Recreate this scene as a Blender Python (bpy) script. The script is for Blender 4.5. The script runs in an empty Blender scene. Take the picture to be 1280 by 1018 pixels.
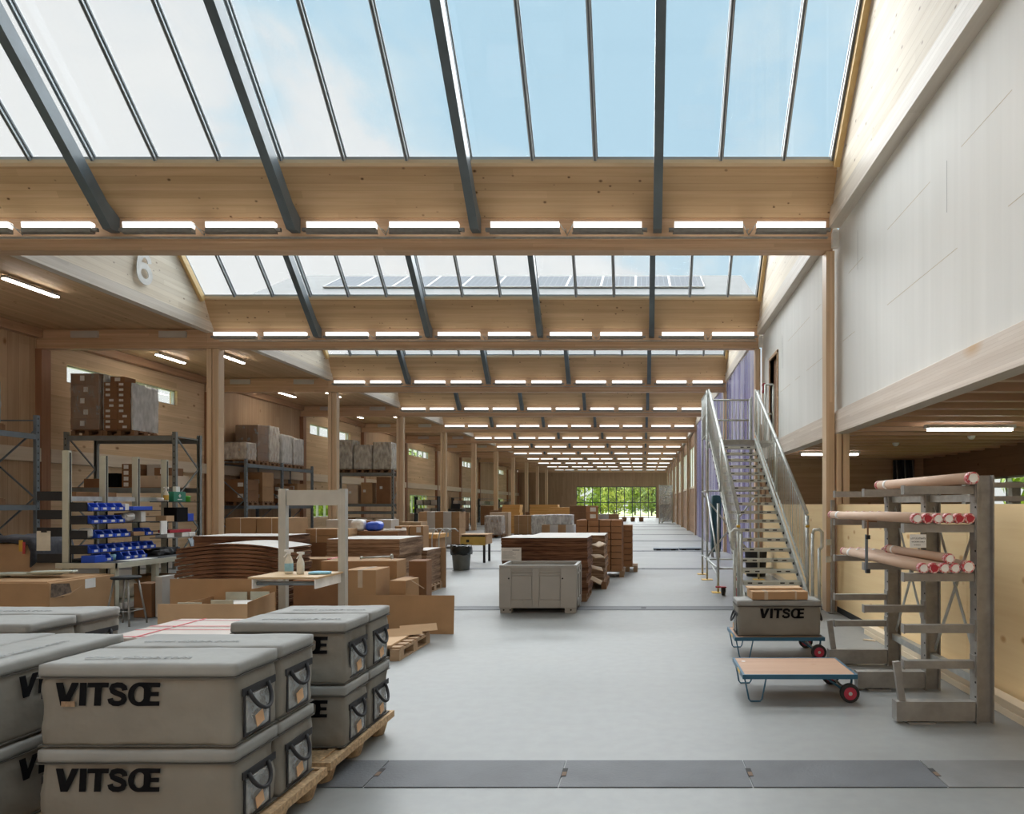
import bpy, bmesh, math, random
from mathutils import Vector, Matrix, noise
random.seed(11)
SC = bpy.context.scene
COL = SC.collection
PI = math.pi
ORD = ['first','second','third','fourth','fifth','sixth','seventh','eighth','ninth','tenth','eleventh','twelfth',
       'thirteenth','fourteenth','fifteenth','sixteenth','seventeenth','eighteenth','nineteenth','twentieth']

# ------------------------------------------------------------------ mesh helper
class MB:
    def __init__(s): s.v = []; s.f = []; s.m = []; s.s = []
    def face(s, idx, m=0, sm=False): s.f.append(tuple(idx)); s.m.append(m); s.s.append(sm)
    def box(s, x0, x1, y0, y1, z0, z1, m=0, T=None):
        b = len(s.v)
        p = [(x0,y0,z0),(x1,y0,z0),(x1,y1,z0),(x0,y1,z0),(x0,y0,z1),(x1,y0,z1),(x1,y1,z1),(x0,y1,z1)]
        if T is not None: p = [tuple(T @ Vector(q)) for q in p]
        s.v += p
        for q in ((0,3,2,1),(4,5,6,7),(0,1,5,4),(1,2,6,5),(2,3,7,6),(3,0,4,7)): s.face([b+i for i in q], m)
        return s
    def tube(s, p0, p1, r, n=10, m=0, r1=None, caps=True, sm=True):
        p0, p1 = Vector(p0), Vector(p1); d = (p1-p0)
        if d.length < 1e-6: return s
        d.normalize(); u = d.orthogonal().normalized(); w = d.cross(u); b = len(s.v)
        r1 = r if r1 is None else r1
        for p, rr in ((p0, r), (p1, r1)):
            for i in range(n):
                a = 2*PI*i/n; s.v.append(tuple(p + u*rr*math.cos(a) + w*rr*math.sin(a)))
        for i in range(n):
            j = (i+1) % n; s.face((b+i, b+j, b+n+j, b+n+i), m, sm)
        if caps: s.face([b+i for i in reversed(range(n))], m); s.face([b+n+i for i in range(n)], m)
        return s
    def path(s, pts, r, n=8, m=0):
        P = [Vector(p) for p in pts]; b = len(s.v); k = len(P); u = None
        for i, p in enumerate(P):
            d = (P[min(i+1, k-1)] - P[max(i-1, 0)]).normalized()
            u = d.orthogonal().normalized() if u is None else (u - d*u.dot(d)).normalized()
            w = d.cross(u)
            for j in range(n):
                a = 2*PI*j/n; s.v.append(tuple(p + u*r*math.cos(a) + w*r*math.sin(a)))
        for i in range(k-1):
            for j in range(n):
                q = (j+1) % n; s.face((b+i*n+j, b+i*n+q, b+(i+1)*n+q, b+(i+1)*n+j), m, True)
        s.face([b+j for j in range(n)], m); s.face([b+(k-1)*n+j for j in range(n)], m)
        return s
    def bar(s, p0, p1, w, h, m=0, up=(0,0,1)):
        """rectangular bar between two points: w across, h along up"""
        p0, p1 = Vector(p0), Vector(p1); d = (p1-p0).normalized(); up = Vector(up)
        if abs(d.dot(up)) > .98: up = Vector((0,1,0))
        x = d.cross(up).normalized(); z = x.cross(d).normalized(); b = len(s.v)
        for p in (p0, p1):
            for sx, sz in ((-1,-1),(1,-1),(1,1),(-1,1)): s.v.append(tuple(p + x*sx*w/2 + z*sz*h/2))
        for i in range(4):
            j = (i+1) % 4; s.face((b+i, b+j, b+4+j, b+4+i), m)
        s.face((b+3,b+2,b+1,b), m); s.face((b+4,b+5,b+6,b+7), m)
        return s
    def prism(s, poly, a0, a1, axis='X', m=0):
        b = len(s.v); n = len(poly)
        for a in (a0, a1):
            for (u, w) in poly:
                s.v.append((a,u,w) if axis == 'X' else ((u,a,w) if axis == 'Y' else (u,w,a)))
        for i in range(n):
            j = (i+1) % n; s.face((b+i, b+j, b+n+j, b+n+i), m)
        s.face([b+i for i in range(n)], m); s.face([b+n+i for i in range(n)], m)
        return s
    def lathe(s, prof, n=20, m=0, o=(0,0,0)):
        b = len(s.v); k = len(prof)
        for (r, z) in prof:
            for i in range(n):
                a = 2*PI*i/n; s.v.append((o[0]+r*math.cos(a), o[1]+r*math.sin(a), o[2]+z))
        for q in range(k-1):
            for i in range(n):
                j = (i+1) % n; s.face((b+q*n+i, b+q*n+j, b+(q+1)*n+j, b+(q+1)*n+i), m, True)
        s.face([b+i for i in range(n)], m); s.face([b+(k-1)*n+i for i in range(n)], m)
        return s
    def stroke(s, pts, w, a0, a1, axis='Y', m=0):
        """flat ribbon of width w along 2D pts, extruded between a0 and a1"""
        P = [Vector(p) for p in pts]; L = []; R = []
        for i, p in enumerate(P):
            d = (P[min(i+1, len(P)-1)] - P[max(i-1, 0)]).normalized(); nn = Vector((-d.y, d.x))
            L.append(p + nn*w/2); R.append(p - nn*w/2)
        for i in range(len(P)-1):
            s.prism([tuple(L[i]), tuple(L[i+1]), tuple(R[i+1]), tuple(R[i])], a0, a1, axis, m)
        return s
    def soft(s, w, d, h, n=8, amp=.008, seed=0, scale=3.0, bulge=0.0, z0=0, r=.02, m=0, cx=0, cy=0):
        """a wrinkled, rounded box: w x d x h centred on (cx,cy), standing on z0"""
        nx = max(3, int(n)); ny = max(3, int(n*d/max(w, .01))); ny = min(ny, nx*2); nz = max(3, min(nx, int(n*h/max(w, .01))+2))
        b = len(s.v); ids = {}
        def vid(i, j, k):
            if (i,j,k) in ids: return ids[(i,j,k)]
            x = (i/nx-.5)*w; y = (j/ny-.5)*d; z = k/nz*h
            cxx = max(-w/2+r, min(w/2-r, x)); cyy = max(-d/2+r, min(d/2-r, y)); czz = max(r, min(h-r, z))
            q = Vector((x-cxx, y-cyy, z-czz)); c = Vector((cxx, cyy, czz))
            p = c + (q.normalized()*r if q.length > 1e-6 else q)
            nrm = Vector((2*x/w, 2*y/d, 2*z/h-1)); big = max(abs(nrm.x), abs(nrm.y), abs(nrm.z))
            nv = Vector((nrm.x if abs(nrm.x) > .98 else 0, nrm.y if abs(nrm.y) > .98 else 0, nrm.z if nrm.z > .98 else 0))
            t = noise.noise(Vector((p.x*scale+seed*7.3, p.y*scale+seed, p.z*scale*1.4-seed)))
            t2 = noise.noise(Vector((p.x*scale*3+seed, p.y*scale*3, p.z*scale*3+seed*3)))
            fl = (1-nrm.x**4)*(1-nrm.z**4) if abs(nrm.y) > .98 else ((1-nrm.y**4)*(1-nrm.z**4) if abs(nrm.x) > .98 else (1-nrm.x**4)*(1-nrm.y**4))
            p += nv*(amp*(t+.4*t2) + bulge*fl)
            s.v.append((p.x+cx, p.y+cy, max(0, p.z)+z0)); ids[(i,j,k)] = len(s.v)-1
            return ids[(i,j,k)]
        for i in range(nx):
            for j in range(ny):
                s.face((vid(i,j,0),vid(i,j+1,0),vid(i+1,j+1,0),vid(i+1,j,0)), m, True)
                s.face((vid(i,j,nz),vid(i+1,j,nz),vid(i+1,j+1,nz),vid(i,j+1,nz)), m, True)
        for i in range(nx):
            for k in range(nz):
                s.face((vid(i,0,k),vid(i+1,0,k),vid(i+1,0,k+1),vid(i,0,k+1)), m, True)
                s.face((vid(i,ny,k),vid(i,ny,k+1),vid(i+1,ny,k+1),vid(i+1,ny,k)), m, True)
        for j in range(ny):
            for k in range(nz):
                s.face((vid(0,j,k),vid(0,j,k+1),vid(0,j+1,k+1),vid(0,j+1,k)), m, True)
                s.face((vid(nx,j,k),vid(nx,j+1,k),vid(nx,j+1,k+1),vid(nx,j,k+1)), m, True)
        return s
    def mesh(s, name, mats):
        me = bpy.data.meshes.new(name); me.from_pydata(s.v, [], s.f)
        for mt in (mats if isinstance(mats, (list, tuple)) else [mats]): me.materials.append(mt)
        me.polygons.foreach_set('material_index', s.m); me.polygons.foreach_set('use_smooth', s.s)
        bm = bmesh.new(); bm.from_mesh(me); bmesh.ops.recalc_face_normals(bm, faces=bm.faces); bm.to_mesh(me); bm.free()
        me.update()
        return me

def obj(name, mb, mats, parent=None, loc=(0,0,0), rz=0, bevel=0, label=None):
    me = mb.mesh(name, mats) if isinstance(mb, MB) else mb
    o = bpy.data.objects.new(name, me); COL.objects.link(o)
    o.location = loc; o.rotation_euler = (0,0,rz)
    if parent: o.parent = parent
    if bevel:
        b = o.modifiers.new('edge', 'BEVEL'); b.width = bevel; b.segments = 2; b.limit_method = 'ANGLE'
    if label: o['label'] = label
    return o
def tag(o, label, cat, group=None):
    o['label'] = label; o['category'] = cat
    if group: o['group'] = group
    return o
def thing(name, label, cat, loc=(0,0,0), rz=0, group=None):
    o = bpy.data.objects.new(name, None); COL.objects.link(o); o.empty_display_size = .1
    o.location = loc; o.rotation_euler = (0,0,rz)
    return tag(o, label, cat, group)
def struct(name, mb, mats, parent=None, bevel=0, loc=(0,0,0)):
    o = obj(name, mb, mats, parent, loc, 0, bevel)
    if not parent: o['kind'] = 'structure'
    return o
def structroot(name):
    o = bpy.data.objects.new(name, None); COL.objects.link(o); o['kind'] = 'structure'
    return o
KIDS = {}
def dup(root, loc, rz=0, label=None, group=None):
    """a copy of a thing, its parts and their sub-parts (mesh data shared)"""
    r = root.copy(); COL.objects.link(r); r.location = loc; r.rotation_euler = (0,0,rz)
    if label: r['label'] = label
    if group: r['group'] = group
    if root.name not in KIDS: KIDS[root.name] = [(c, list(c.children)) for c in root.children]
    for c, gs in KIDS[root.name]:
        c2 = c.copy(); COL.objects.link(c2); c2.parent = r
        for g in gs:
            g2 = g.copy(); COL.objects.link(g2); g2.parent = c2
    return r

# ------------------------------------------------------------------ materials
def _new(name):
    m = bpy.data.materials.new(name); m.use_nodes = True
    nt = m.node_tree; return m, nt, nt.nodes['Principled BSDF'], nt.nodes['Material Output']
def _N(nt, t, **k):
    n = nt.nodes.new(t)
    for a, b in k.items():
        if a in n.inputs: n.inputs[a].default_value = b
        else: setattr(n, a, b)
    return n
def _coord(nt, space, sc):
    if space == 'world':
        g = _N(nt, 'ShaderNodeNewGeometry'); src = g.outputs['Position']
    else:
        g = _N(nt, 'ShaderNodeTexCoord'); src = g.outputs['Object']
    mp = _N(nt, 'ShaderNodeMapping'); mp.inputs['Scale'].default_value = sc
    nt.links.new(src, mp.inputs['Vector']); return mp.outputs['Vector'], src
def _ramp(nt, fac, stops):
    r = _N(nt, 'ShaderNodeValToRGB'); e = r.color_ramp.elements
    while len(e) < len(stops): e.new(.5)
    for q, (p, c) in zip(e, stops):
        q.position = p; q.color = (*c, 1) if len(c) == 3 else c
    nt.links.new(fac, r.inputs['Fac']); return r.outputs['Color']
def _mul(nt, a, b, f=1.0, mode='MULTIPLY'):
    m = _N(nt, 'ShaderNodeMix', data_type='RGBA', blend_type=mode); m.inputs[0].default_value = f
    nt.links.new(a, m.inputs[6])
    if hasattr(b, 'default_value') and not isinstance(b, tuple): nt.links.new(b, m.inputs[7])
    else: m.inputs[7].default_value = (*b, 1)
    return m.outputs[2]
def _bump(nt, p, h, st, dist=.01):
    b = _N(nt, 'ShaderNodeBump'); b.inputs['Strength'].default_value = st; b.inputs['Distance'].default_value = dist
    nt.links.new(h, b.inputs['Height']); nt.links.new(b.outputs['Normal'], p.inputs['Normal'])
def plain(name, c, rough=.5, metal=0, var=.10, scale=6, bump=0, space='object', bscale=60, emit=0, spec=.5):
    m, nt, p, o = _new(name)
    v, _ = _coord(nt, space, (scale,)*3)
    n = _N(nt, 'ShaderNodeTexNoise'); n.inputs['Scale'].default_value = 1; n.inputs['Detail'].default_value = 5
    nt.links.new(v, n.inputs['Vector'])
    lo = tuple(max(0, x*(1-var*1.6)) for x in c); hi = tuple(min(1, x*(1+var*1.6)) for x in c)
    nt.links.new(_ramp(nt, n.outputs['Fac'], [(.25, lo), (.75, hi)]), p.inputs['Base Color'])
    p.inputs['Roughness'].default_value = rough; p.inputs['Metallic'].default_value = metal
    p.inputs['Specular IOR Level'].default_value = spec
    if bump:
        v2, _ = _coord(nt, space, (bscale,)*3)
        n2 = _N(nt, 'ShaderNodeTexNoise'); n2.inputs['Scale'].default_value = 1; nt.links.new(v2, n2.inputs['Vector'])
        _bump(nt, p, n2.outputs['Fac'], bump)
    if emit:
        p.inputs['Emission Color'].default_value = (*c, 1); p.inputs['Emission Strength'].default_value = emit
    return m
def wood(name, c1, c2, along='X', board=None, across='Z', knots=.0, rough=.6, space='world', grain=1.0, knotscale=5, flat=None):
    """boards running along one axis, optional boards of a width stacked across another, optional dark knots"""
    m, nt, p, o = _new(name)
    ax = {'X':0,'Y':1,'Z':2}
    sc = [14*grain]*3; sc[ax[along]] = .55*grain
    v, src = _coord(nt, space, sc)
    n = _N(nt, 'ShaderNodeTexNoise'); n.inputs['Scale'].default_value = 1; n.inputs['Detail'].default_value = 6; n.inputs['Roughness'].default_value = .65
    nt.links.new(v, n.inputs['Vector'])
    col = _ramp(nt, n.outputs['Fac'], [(.28, c1), (.72, c2)])
    if board:
        sx = _N(nt, 'ShaderNodeSeparateXYZ'); nt.links.new(src, sx.inputs[0])
        d = _N(nt, 'ShaderNodeMath', operation='DIVIDE'); d.inputs[1].default_value = board; nt.links.new(sx.outputs[ax[across]], d.inputs[0])
        fl = _N(nt, 'ShaderNodeMath', operation='FLOOR'); nt.links.new(d.outputs[0], fl.inputs[0])
        # staggered lengths along the board
        a2 = _N(nt, 'ShaderNodeMath', operation='MULTIPLY_ADD'); a2.inputs[1].default_value = .27; nt.links.new(sx.outputs[ax[along]], a2.inputs[0])
        h = _N(nt, 'ShaderNodeMath', operation='MULTIPLY'); h.inputs[1].default_value = .377; nt.links.new(fl.outputs[0], h.inputs[0]); nt.links.new(h.outputs[0], a2.inputs[2])
        f2 = _N(nt, 'ShaderNodeMath', operation='FLOOR'); nt.links.new(a2.outputs[0], f2.inputs[0])
        cb = _N(nt, 'ShaderNodeCombineXYZ'); nt.links.new(fl.outputs[0], cb.inputs[0]); nt.links.new(f2.outputs[0], cb.inputs[1])
        w = _N(nt, 'ShaderNodeTexWhiteNoise', noise_dimensions='3D'); nt.links.new(cb.outputs[0], w.inputs['Vector'])
        col = _mul(nt, col, _ramp(nt, w.outputs['Value'], [(0, (.84,.82,.80)), (1, (1.0,1.0,1.0))]))
        fr = _N(nt, 'ShaderNodeMath', operation='FRACT'); nt.links.new(d.outputs[0], fr.inputs[0])
        col = _mul(nt, col, _ramp(nt, fr.outputs[0], [(0, (.72,.68,.64)), (.035, (1,1,1)), (.965, (1,1,1)), (1, (.72,.68,.64))]))
    if knots:
        ks = [knotscale]*3; ks[ax[along]] = knotscale*.6
        if flat: ks[ax[flat]] = 0
        kv, _ = _coord(nt, space, ks)
        vo = _N(nt, 'ShaderNodeTexVoronoi'); vo.inputs['Scale'].default_value = 1; vo.inputs['Randomness'].default_value = 1
        nt.links.new(kv, vo.inputs['Vector'])
        sx = _N(nt, 'ShaderNodeSeparateXYZ'); nt.links.new(vo.outputs['Color'], sx.inputs[0])
        th = _N(nt, 'ShaderNodeMath', operation='MULTIPLY'); th.inputs[1].default_value = .19; nt.links.new(sx.outputs[0], th.inputs[0])
        df = _N(nt, 'ShaderNodeMath', operation='DIVIDE'); nt.links.new(vo.outputs['Distance'], df.inputs[0]); nt.links.new(th.outputs[0], df.inputs[1])
        k = 1-knots
        col = _mul(nt, col, _ramp(nt, df.outputs[0], [(.35, (k*.8, k*.6, k*.45)), (1.0, (1,1,1))]))
    nt.links.new(col, p.inputs['Base Color']); p.inputs['Roughness'].default_value = rough
    p.inputs['Specular IOR Level'].default_value = .3
    return m
def layered(name, c1, c2, pitch, rough=.8, wob=.35):
    """edges of stacked board: bands across the height"""
    m, nt, p, o = _new(name)
    v, src = _coord(nt, 'object', (1.2, 1.2, 1/pitch))
    w = _N(nt, 'ShaderNodeTexNoise', noise_dimensions='3D'); w.inputs['Scale'].default_value = 1; w.inputs['Detail'].default_value = 3; w.inputs['Roughness'].default_value = .75
    nt.links.new(v, w.inputs['Vector'])
    mx = tuple((a+b)/2 for a, b in zip(c1, c2))
    nt.links.new(_ramp(nt, w.outputs['Fac'], [(.36, c1), (.5, mx), (.62, c2)]), p.inputs['Base Color'])
    p.inputs['Roughness'].default_value = rough; p.inputs['Specular IOR Level'].default_value = .2
    return m
def glassmat(name, tint=(.97,.985,.99), refl=.05, rough=.02):
    m, nt, p, o = _new(name); nt.nodes.remove(p)
    t = _N(nt, 'ShaderNodeBsdfTransparent'); t.inputs[0].default_value = (*tint, 1)
    g = _N(nt, 'ShaderNodeBsdfGlossy'); g.inputs['Roughness'].default_value = rough
    mx = _N(nt, 'ShaderNodeMixShader'); mx.inputs[0].default_value = refl
    nt.links.new(t.outputs[0], mx.inputs[1]); nt.links.new(g.outputs[0], mx.inputs[2]); nt.links.new(mx.outputs[0], o.inputs['Surface'])
    return m
def film(name, c=(.80,.80,.78), lo=.25, hi=.7, scale=(9,9,4), rough=.18):
    """stretch film / clear sheet: partly see-through, streaky"""
    m, nt, p, o = _new(name)
    v, _ = _coord(nt, 'object', scale)
    n = _N(nt, 'ShaderNodeTexNoise'); n.inputs['Scale'].default_value = 1; n.inputs['Detail'].default_value = 4; nt.links.new(v, n.inputs['Vector'])
    f = _ramp(nt, n.outputs['Fac'], [(.3, (lo,)*3), (.7, (hi,)*3)])
    p.inputs['Base Color'].default_value = (*c, 1); p.inputs['Roughness'].default_value = rough
    t = _N(nt, 'ShaderNodeBsdfTransparent'); t.inputs[0].default_value = (.97,.97,.97,1)
    mx = _N(nt, 'ShaderNodeMixShader'); nt.links.new(f, mx.inputs[0])
    nt.links.new(t.outputs[0], mx.inputs[1]); nt.links.new(p.outputs[0], mx.inputs[2]); nt.links.new(mx.outputs[0], o.inputs['Surface'])
    _bump(nt, p, n.outputs['Fac'], .35, .02)
    return m

K = {}
K['concrete'] = None
def concrete():
    m, nt, p, o = _new('polished concrete')
    v, src = _coord(nt, 'world', (.45,.9,1)); n = _N(nt, 'ShaderNodeTexNoise'); n.inputs['Scale'].default_value = 1; n.inputs['Detail'].default_value = 8; n.inputs['Roughness'].default_value = .6
    nt.links.new(v, n.inputs['Vector'])
    c = _ramp(nt, n.outputs['Fac'], [(.3, (.235,.242,.236)), (.52, (.272,.28,.275)), (.75, (.31,.313,.303))])
    v2, _ = _coord(nt, 'world', (9,9,9)); n2 = _N(nt, 'ShaderNodeTexNoise'); n2.inputs['Scale'].default_value = 1; n2.inputs['Detail'].default_value = 6; nt.links.new(v2, n2.inputs['Vector'])
    c = _mul(nt, c, _ramp(nt, n2.outputs['Fac'], [(.35, (.93,.93,.93)), (.65, (1,1,1))]))
    nt.links.new(c, p.inputs['Base Color'])
    nt.links.new(_ramp(nt, n.outputs['Fac'], [(.3, (.32,)*3), (.7, (.5,)*3)]), p.inputs['Roughness'])
    p.inputs['Specular IOR Level'].default_value = .45
    return m
K['concrete'] = concrete()
K['trench'] = plain('grey trench plate', (.096,.101,.109), .6, .0, .12, 3, .2, 'world')
K['trench2'] = plain('pale trench plate', (.17,.17,.168), .6, .0, .12, 3, .2, 'world')
K['dark'] = plain('dark void', (.02,.02,.02), .8)
K['slot'] = plain('slot wood', (.16,.10,.06), .8)
K['beam'] = wood('lvl beam', (.60,.39,.245), (.76,.55,.37), 'X', .055, 'Z', 0, .5)
K['beamY'] = wood('lvl beam lengthwise', (.40,.24,.14), (.54,.34,.21), 'Y', .05, 'Z', 0, .5)
K['paleY'] = wood('pale edge beam', (.62,.56,.48), (.76,.70,.62), 'Y', .06, 'Z', 0, .5)
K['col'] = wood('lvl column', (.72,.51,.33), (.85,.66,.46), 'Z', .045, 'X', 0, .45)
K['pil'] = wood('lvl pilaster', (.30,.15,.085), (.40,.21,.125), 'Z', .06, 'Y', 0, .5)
K['upstand'] = wood('knotty spruce', (.57,.385,.215), (.70,.50,.30), 'X', .09, 'Z', .72, .55, knotscale=8, flat='Y')
K['spruceY'] = wood('spruce ceiling', (.53,.35,.19), (.66,.46,.28), 'Y', .14, 'X', .4, .6, flat='Z')
K['gable'] = wood('pale knotty gable', (.72,.62,.48), (.85,.77,.64), 'Y', .12, 'Z', .55, .6, knotscale=8, flat='X')
K['wallH'] = wood('horizontal spruce wall', (.62,.44,.265), (.75,.57,.37), 'Y', .16, 'Z', .45, .65, knotscale=3.5, flat='X')
K['wallV'] = wood('vertical spruce wall', (.47,.315,.19), (.59,.42,.27), 'Z', .30, 'Y', .3, .65, knotscale=3, flat='X')
K['endwall'] = wood('end wall boards', (.36,.24,.15), (.47,.33,.22), 'Z', .18, 'X', .2, .65)
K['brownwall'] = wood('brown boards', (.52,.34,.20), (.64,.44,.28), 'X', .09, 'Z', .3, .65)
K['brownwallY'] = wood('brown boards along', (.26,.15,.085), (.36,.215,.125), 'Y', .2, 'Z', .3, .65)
K['joist'] = wood('lvl joist', (.60,.37,.23), (.72,.47,.31), 'X', None, 'Z', 0, .5)
K['rail'] = wood('wall rail', (.60,.50,.38), (.72,.62,.49), 'Y', None, 'Z', 0, .55)
K['sill'] = wood('daylit sill', (.72,.56,.36), (.82,.66,.45), 'X', None, 'Z', 0, .5)  # daylight striking the sill is put into this paler wood
K['reveal'] = wood('yellow reveal', (.66,.44,.18), (.76,.54,.26), 'Y', None, 'Z', .3, .5)
def stain(m, centre, r, col):
    nt = m.node_tree; p = nt.nodes['Principled BSDF']; src = p.inputs['Base Color'].links[0].from_socket
    g = _N(nt, 'ShaderNodeNewGeometry'); mp = _N(nt, 'ShaderNodeMapping'); mp.inputs['Location'].default_value = [-q for q in centre]; nt.links.new(g.outputs['Position'], mp.inputs['Vector'])
    sc = _N(nt, 'ShaderNodeVectorMath', operation='MULTIPLY'); sc.inputs[1].default_value = (.2/r, .45/r, 1/r); nt.links.new(mp.outputs[0], sc.inputs[0])
    ln = _N(nt, 'ShaderNodeVectorMath', operation='LENGTH'); nt.links.new(sc.outputs[0], ln.inputs[0])
    mx = _N(nt, 'ShaderNodeMix', data_type='RGBA'); nt.links.new(_ramp(nt, ln.outputs['Value'], [(.2,(.75,)*3),(1,(0,)*3)]), mx.inputs[0]); nt.links.new(src, mx.inputs[6]); mx.inputs[7].default_value = (*col,1)
    nt.links.new(mx.outputs[2], p.inputs['Base Color'])
def whitewash():
    m, nt, p, o = _new('white washed boards')
    v, src = _coord(nt, 'world', (1, 6, .22)); n = _N(nt, 'ShaderNodeTexNoise'); n.inputs['Scale'].default_value = 1; n.inputs['Detail'].default_value = 6; nt.links.new(v, n.inputs['Vector'])
    c = _ramp(nt, n.outputs['Fac'], [(.3, (.73,.725,.695)), (.7, (.78,.775,.745))])
    v3, _ = _coord(nt, 'world', (1, 2.2, .35)); n3 = _N(nt, 'ShaderNodeTexNoise'); n3.inputs['Scale'].default_value = 1; n3.inputs['Detail'].default_value = 2; nt.links.new(v3, n3.inputs['Vector'])
    c = _mul(nt, c, _ramp(nt, n3.outputs['Fac'], [(.35, (.975,.975,.97)), (.6, (1,1,1))]))
    nt.links.new(c, p.inputs['Base Color']); p.inputs['Roughness'].default_value = .7
    return m
K['white'] = whitewash()
K['mezz'] = wood('bleached mezzanine beam', (.72,.62,.53), (.84,.76,.68), 'Y', .035, 'Z', 0, .55)
K['roofskin'] = plain('roof membrane', (.17,.165,.155), .8, 0, .06, 2, 0, 'world')
K['solar'] = None
K['glass'] = glassmat('skylight glass', (.98,.99,.995), .04)
K['winglass'] = glassmat('window glass', (.96,.98,.97), .05)
K['alu'] = plain('aluminium glazing bar', (.50,.52,.53), .4, .4, .05, 5)
K['gasket'] = plain('dark gasket', (.10,.11,.12), .6)
K['fin'] = plain('slate grey painted fin', (.125,.158,.18), .4, 0, .12, 3, .1, 'world')
K['whitepaint'] = plain('white enamel', (.82,.82,.80), .4)
K['tube'] = plain('lit tube', (1,.98,.94), .3, 0, 0, emit=1.35)
K['lamp'] = plain('aisle lamp added glow', (1,.95,.86), .3, 0, 0, emit=30)  # glow added to brighten the aisle, these fittings being switched off
K['lamp2'] = plain('soffit lamp added glow', (1,.96,.9), .3, 0, 0, emit=12)  # added glow lifts the dim mezzanine underside; the fittings are off
K['refl'] = plain('pale reflector', (.85,.86,.84), .25, .3)
K['steel'] = plain('galvanised steel', (.50,.52,.50), .42, .55, .12, 12, .05)
K['steel2'] = plain('dull galvanised steel', (.31,.30,.28), .5, .45, .12, 10, .08)
K['stair'] = plain('stair aluminium', (.52,.535,.50), .4, .45, .1, 10)
K['bluegrey'] = plain('blue grey rack paint', (.18,.22,.255), .5, .1, .08)
K['rackgrey'] = plain('grey green rack paint', (.21,.225,.22), .5, .15, .08)
K['bench'] = plain('pale green grey bench paint', (.55,.55,.46), .5, .05, .05)
K['benchalu'] = plain('bench aluminium', (.50,.50,.465), .45, .25, .05)
K['fabric'] = plain('grey woven crate fabric', (.225,.208,.178), .75, 0, .07, 3, .55, bscale=13, spec=.25)
K['lid'] = plain('top-lit lid fabric', (.29,.288,.272), .7, 0, .07, 3, .30, bscale=15, spec=.25)  # same cloth as the body, made paler for light falling from above
K['black'] = plain('black print', (.006,.006,.007), .8, spec=.1)
K['strap'] = plain('black webbing', (.02,.02,.023), .7, 0, .1, 30)
K['piping'] = plain('dull grey brown piping', (.085,.078,.066), .7)
K['pinkboard'] = plain('pinkish pale board', (.50,.44,.40), .7, 0, .05, 3, spec=.2)
K['tornhole'] = plain('torn paper inside', (.12,.085,.06), .9, 0, .4, 20)
K['worn'] = plain('worn brown fabric', (.27,.18,.11), .8, 0, .2, 60)
K['faint'] = plain('worn grey print', (.29,.30,.30), .8)
K['clear'] = film('clear pocket', (.62,.65,.66), .25, .6, (14,14,14), .15)
K['orange'] = plain('faded orange card', (.66,.40,.22), .7)
K['card'] = plain('brown cardboard', (.40,.245,.13), .8, 0, .07, 3, .05, spec=.2)
K['card2'] = plain('dark brown cardboard', (.255,.135,.07), .8, 0, .08, 3, .05, spec=.2)
K['cardred'] = plain('reddish brown cardboard', (.36,.195,.105), .8, 0, .07, 3, .05, spec=.2)
K['card3'] = plain('light cardboard', (.52,.35,.21), .8, 0, .06, 3, .05, spec=.2)
K['cardw'] = plain('white faced board', (.58,.555,.52), .7, 0, .04, 3, spec=.2)
K['cardpale'] = plain('pale brown carton side', (.60,.48,.36), .8, 0, .06, 3, spec=.2)
K['tape'] = plain('clear parcel tape', (.50,.40,.30), .25)
K['redtape'] = plain('red tape', (.55,.06,.07), .5)
K['label'] = plain('white paper label', (.74,.73,.71), .7, 0, .05, 20)
K['edge'] = layered('stacked board edges', (.06,.024,.012), (.25,.125,.07), .05)
K['edge2'] = layered('pale stacked board edges', (.15,.085,.05), (.42,.28,.18), .045)
K['pallet'] = wood('pallet timber', (.30,.19,.11), (.46,.32,.20), 'X', None, 'Z', .3, .8, 'object')
K['palletd'] = wood('dark pallet timber', (.20,.11,.06), (.32,.19,.11), 'X', None, 'Z', .3, .8, 'object')
K['inka'] = plain('pressed wood chip', (.46,.31,.17), .8, 0, .28, 45, .35, bscale=90)
K['ply'] = wood('yellow plywood hoarding', (.82,.60,.32), (.88,.68,.39), 'Y', None, 'Z', .12, .55)
K['plyobj'] = wood('plywood deck', (.40,.235,.15), (.52,.33,.22), 'X', None, 'Z', .1, .5, 'object')
K['benchwood'] = wood('beech worktop', (.52,.36,.20), (.63,.46,.28), 'X', None, 'Z', 0, .4, 'object')
K['batten'] = wood('pale pine batten', (.66,.54,.38), (.76,.64,.48), 'Y', None, 'Z', .3, .6)
K['blue'] = plain('blue bin plastic', (.018,.075,.52), .32, 0, .05)
K['bluesteel'] = plain('petrol blue steel', (.03,.115,.19), .4, .1, .05)
K['teal'] = plain('dark teal cover', (.01,.06,.075), .6)
K['rubber'] = plain('black rubber', (.02,.02,.02), .8)
K['red'] = plain('red plastic', (.42,.025,.045), .4)
K['redhub'] = plain('crimson wheel hub', (.36,.03,.06), .4)
K['yellow'] = plain('yellow paint', (.72,.46,.06), .45)
K['mustard'] = plain('mustard board', (.52,.36,.08), .55)
K['orangewood'] = wood('orange varnished board', (.74,.39,.11), (.85,.50,.18), 'X', .09, 'Z', 0, .45)
K['greyplastic'] = plain('grey pallet box plastic', (.37,.362,.34), .5, 0, .05, 2)
K['binplastic'] = plain('dark grey bin plastic', (.16,.18,.175), .5)
K['bag'] = plain('black bin bag', (.02,.025,.025), .22, 0, .1, 8, .4, bscale=14)
K['cream'] = plain('cream plastic', (.70,.66,.56), .4)
K['paper'] = plain('paper', (.72,.71,.68), .7)
K['tubekraft'] = plain('kraft tube', (.56,.395,.29), .65, 0, .04, 3, spec=.3)
K['green'] = plain('first aid green', (.01,.17,.10), .45)
K['lime'] = plain('lime plastic', (.15,.6,.08), .4)
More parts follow.
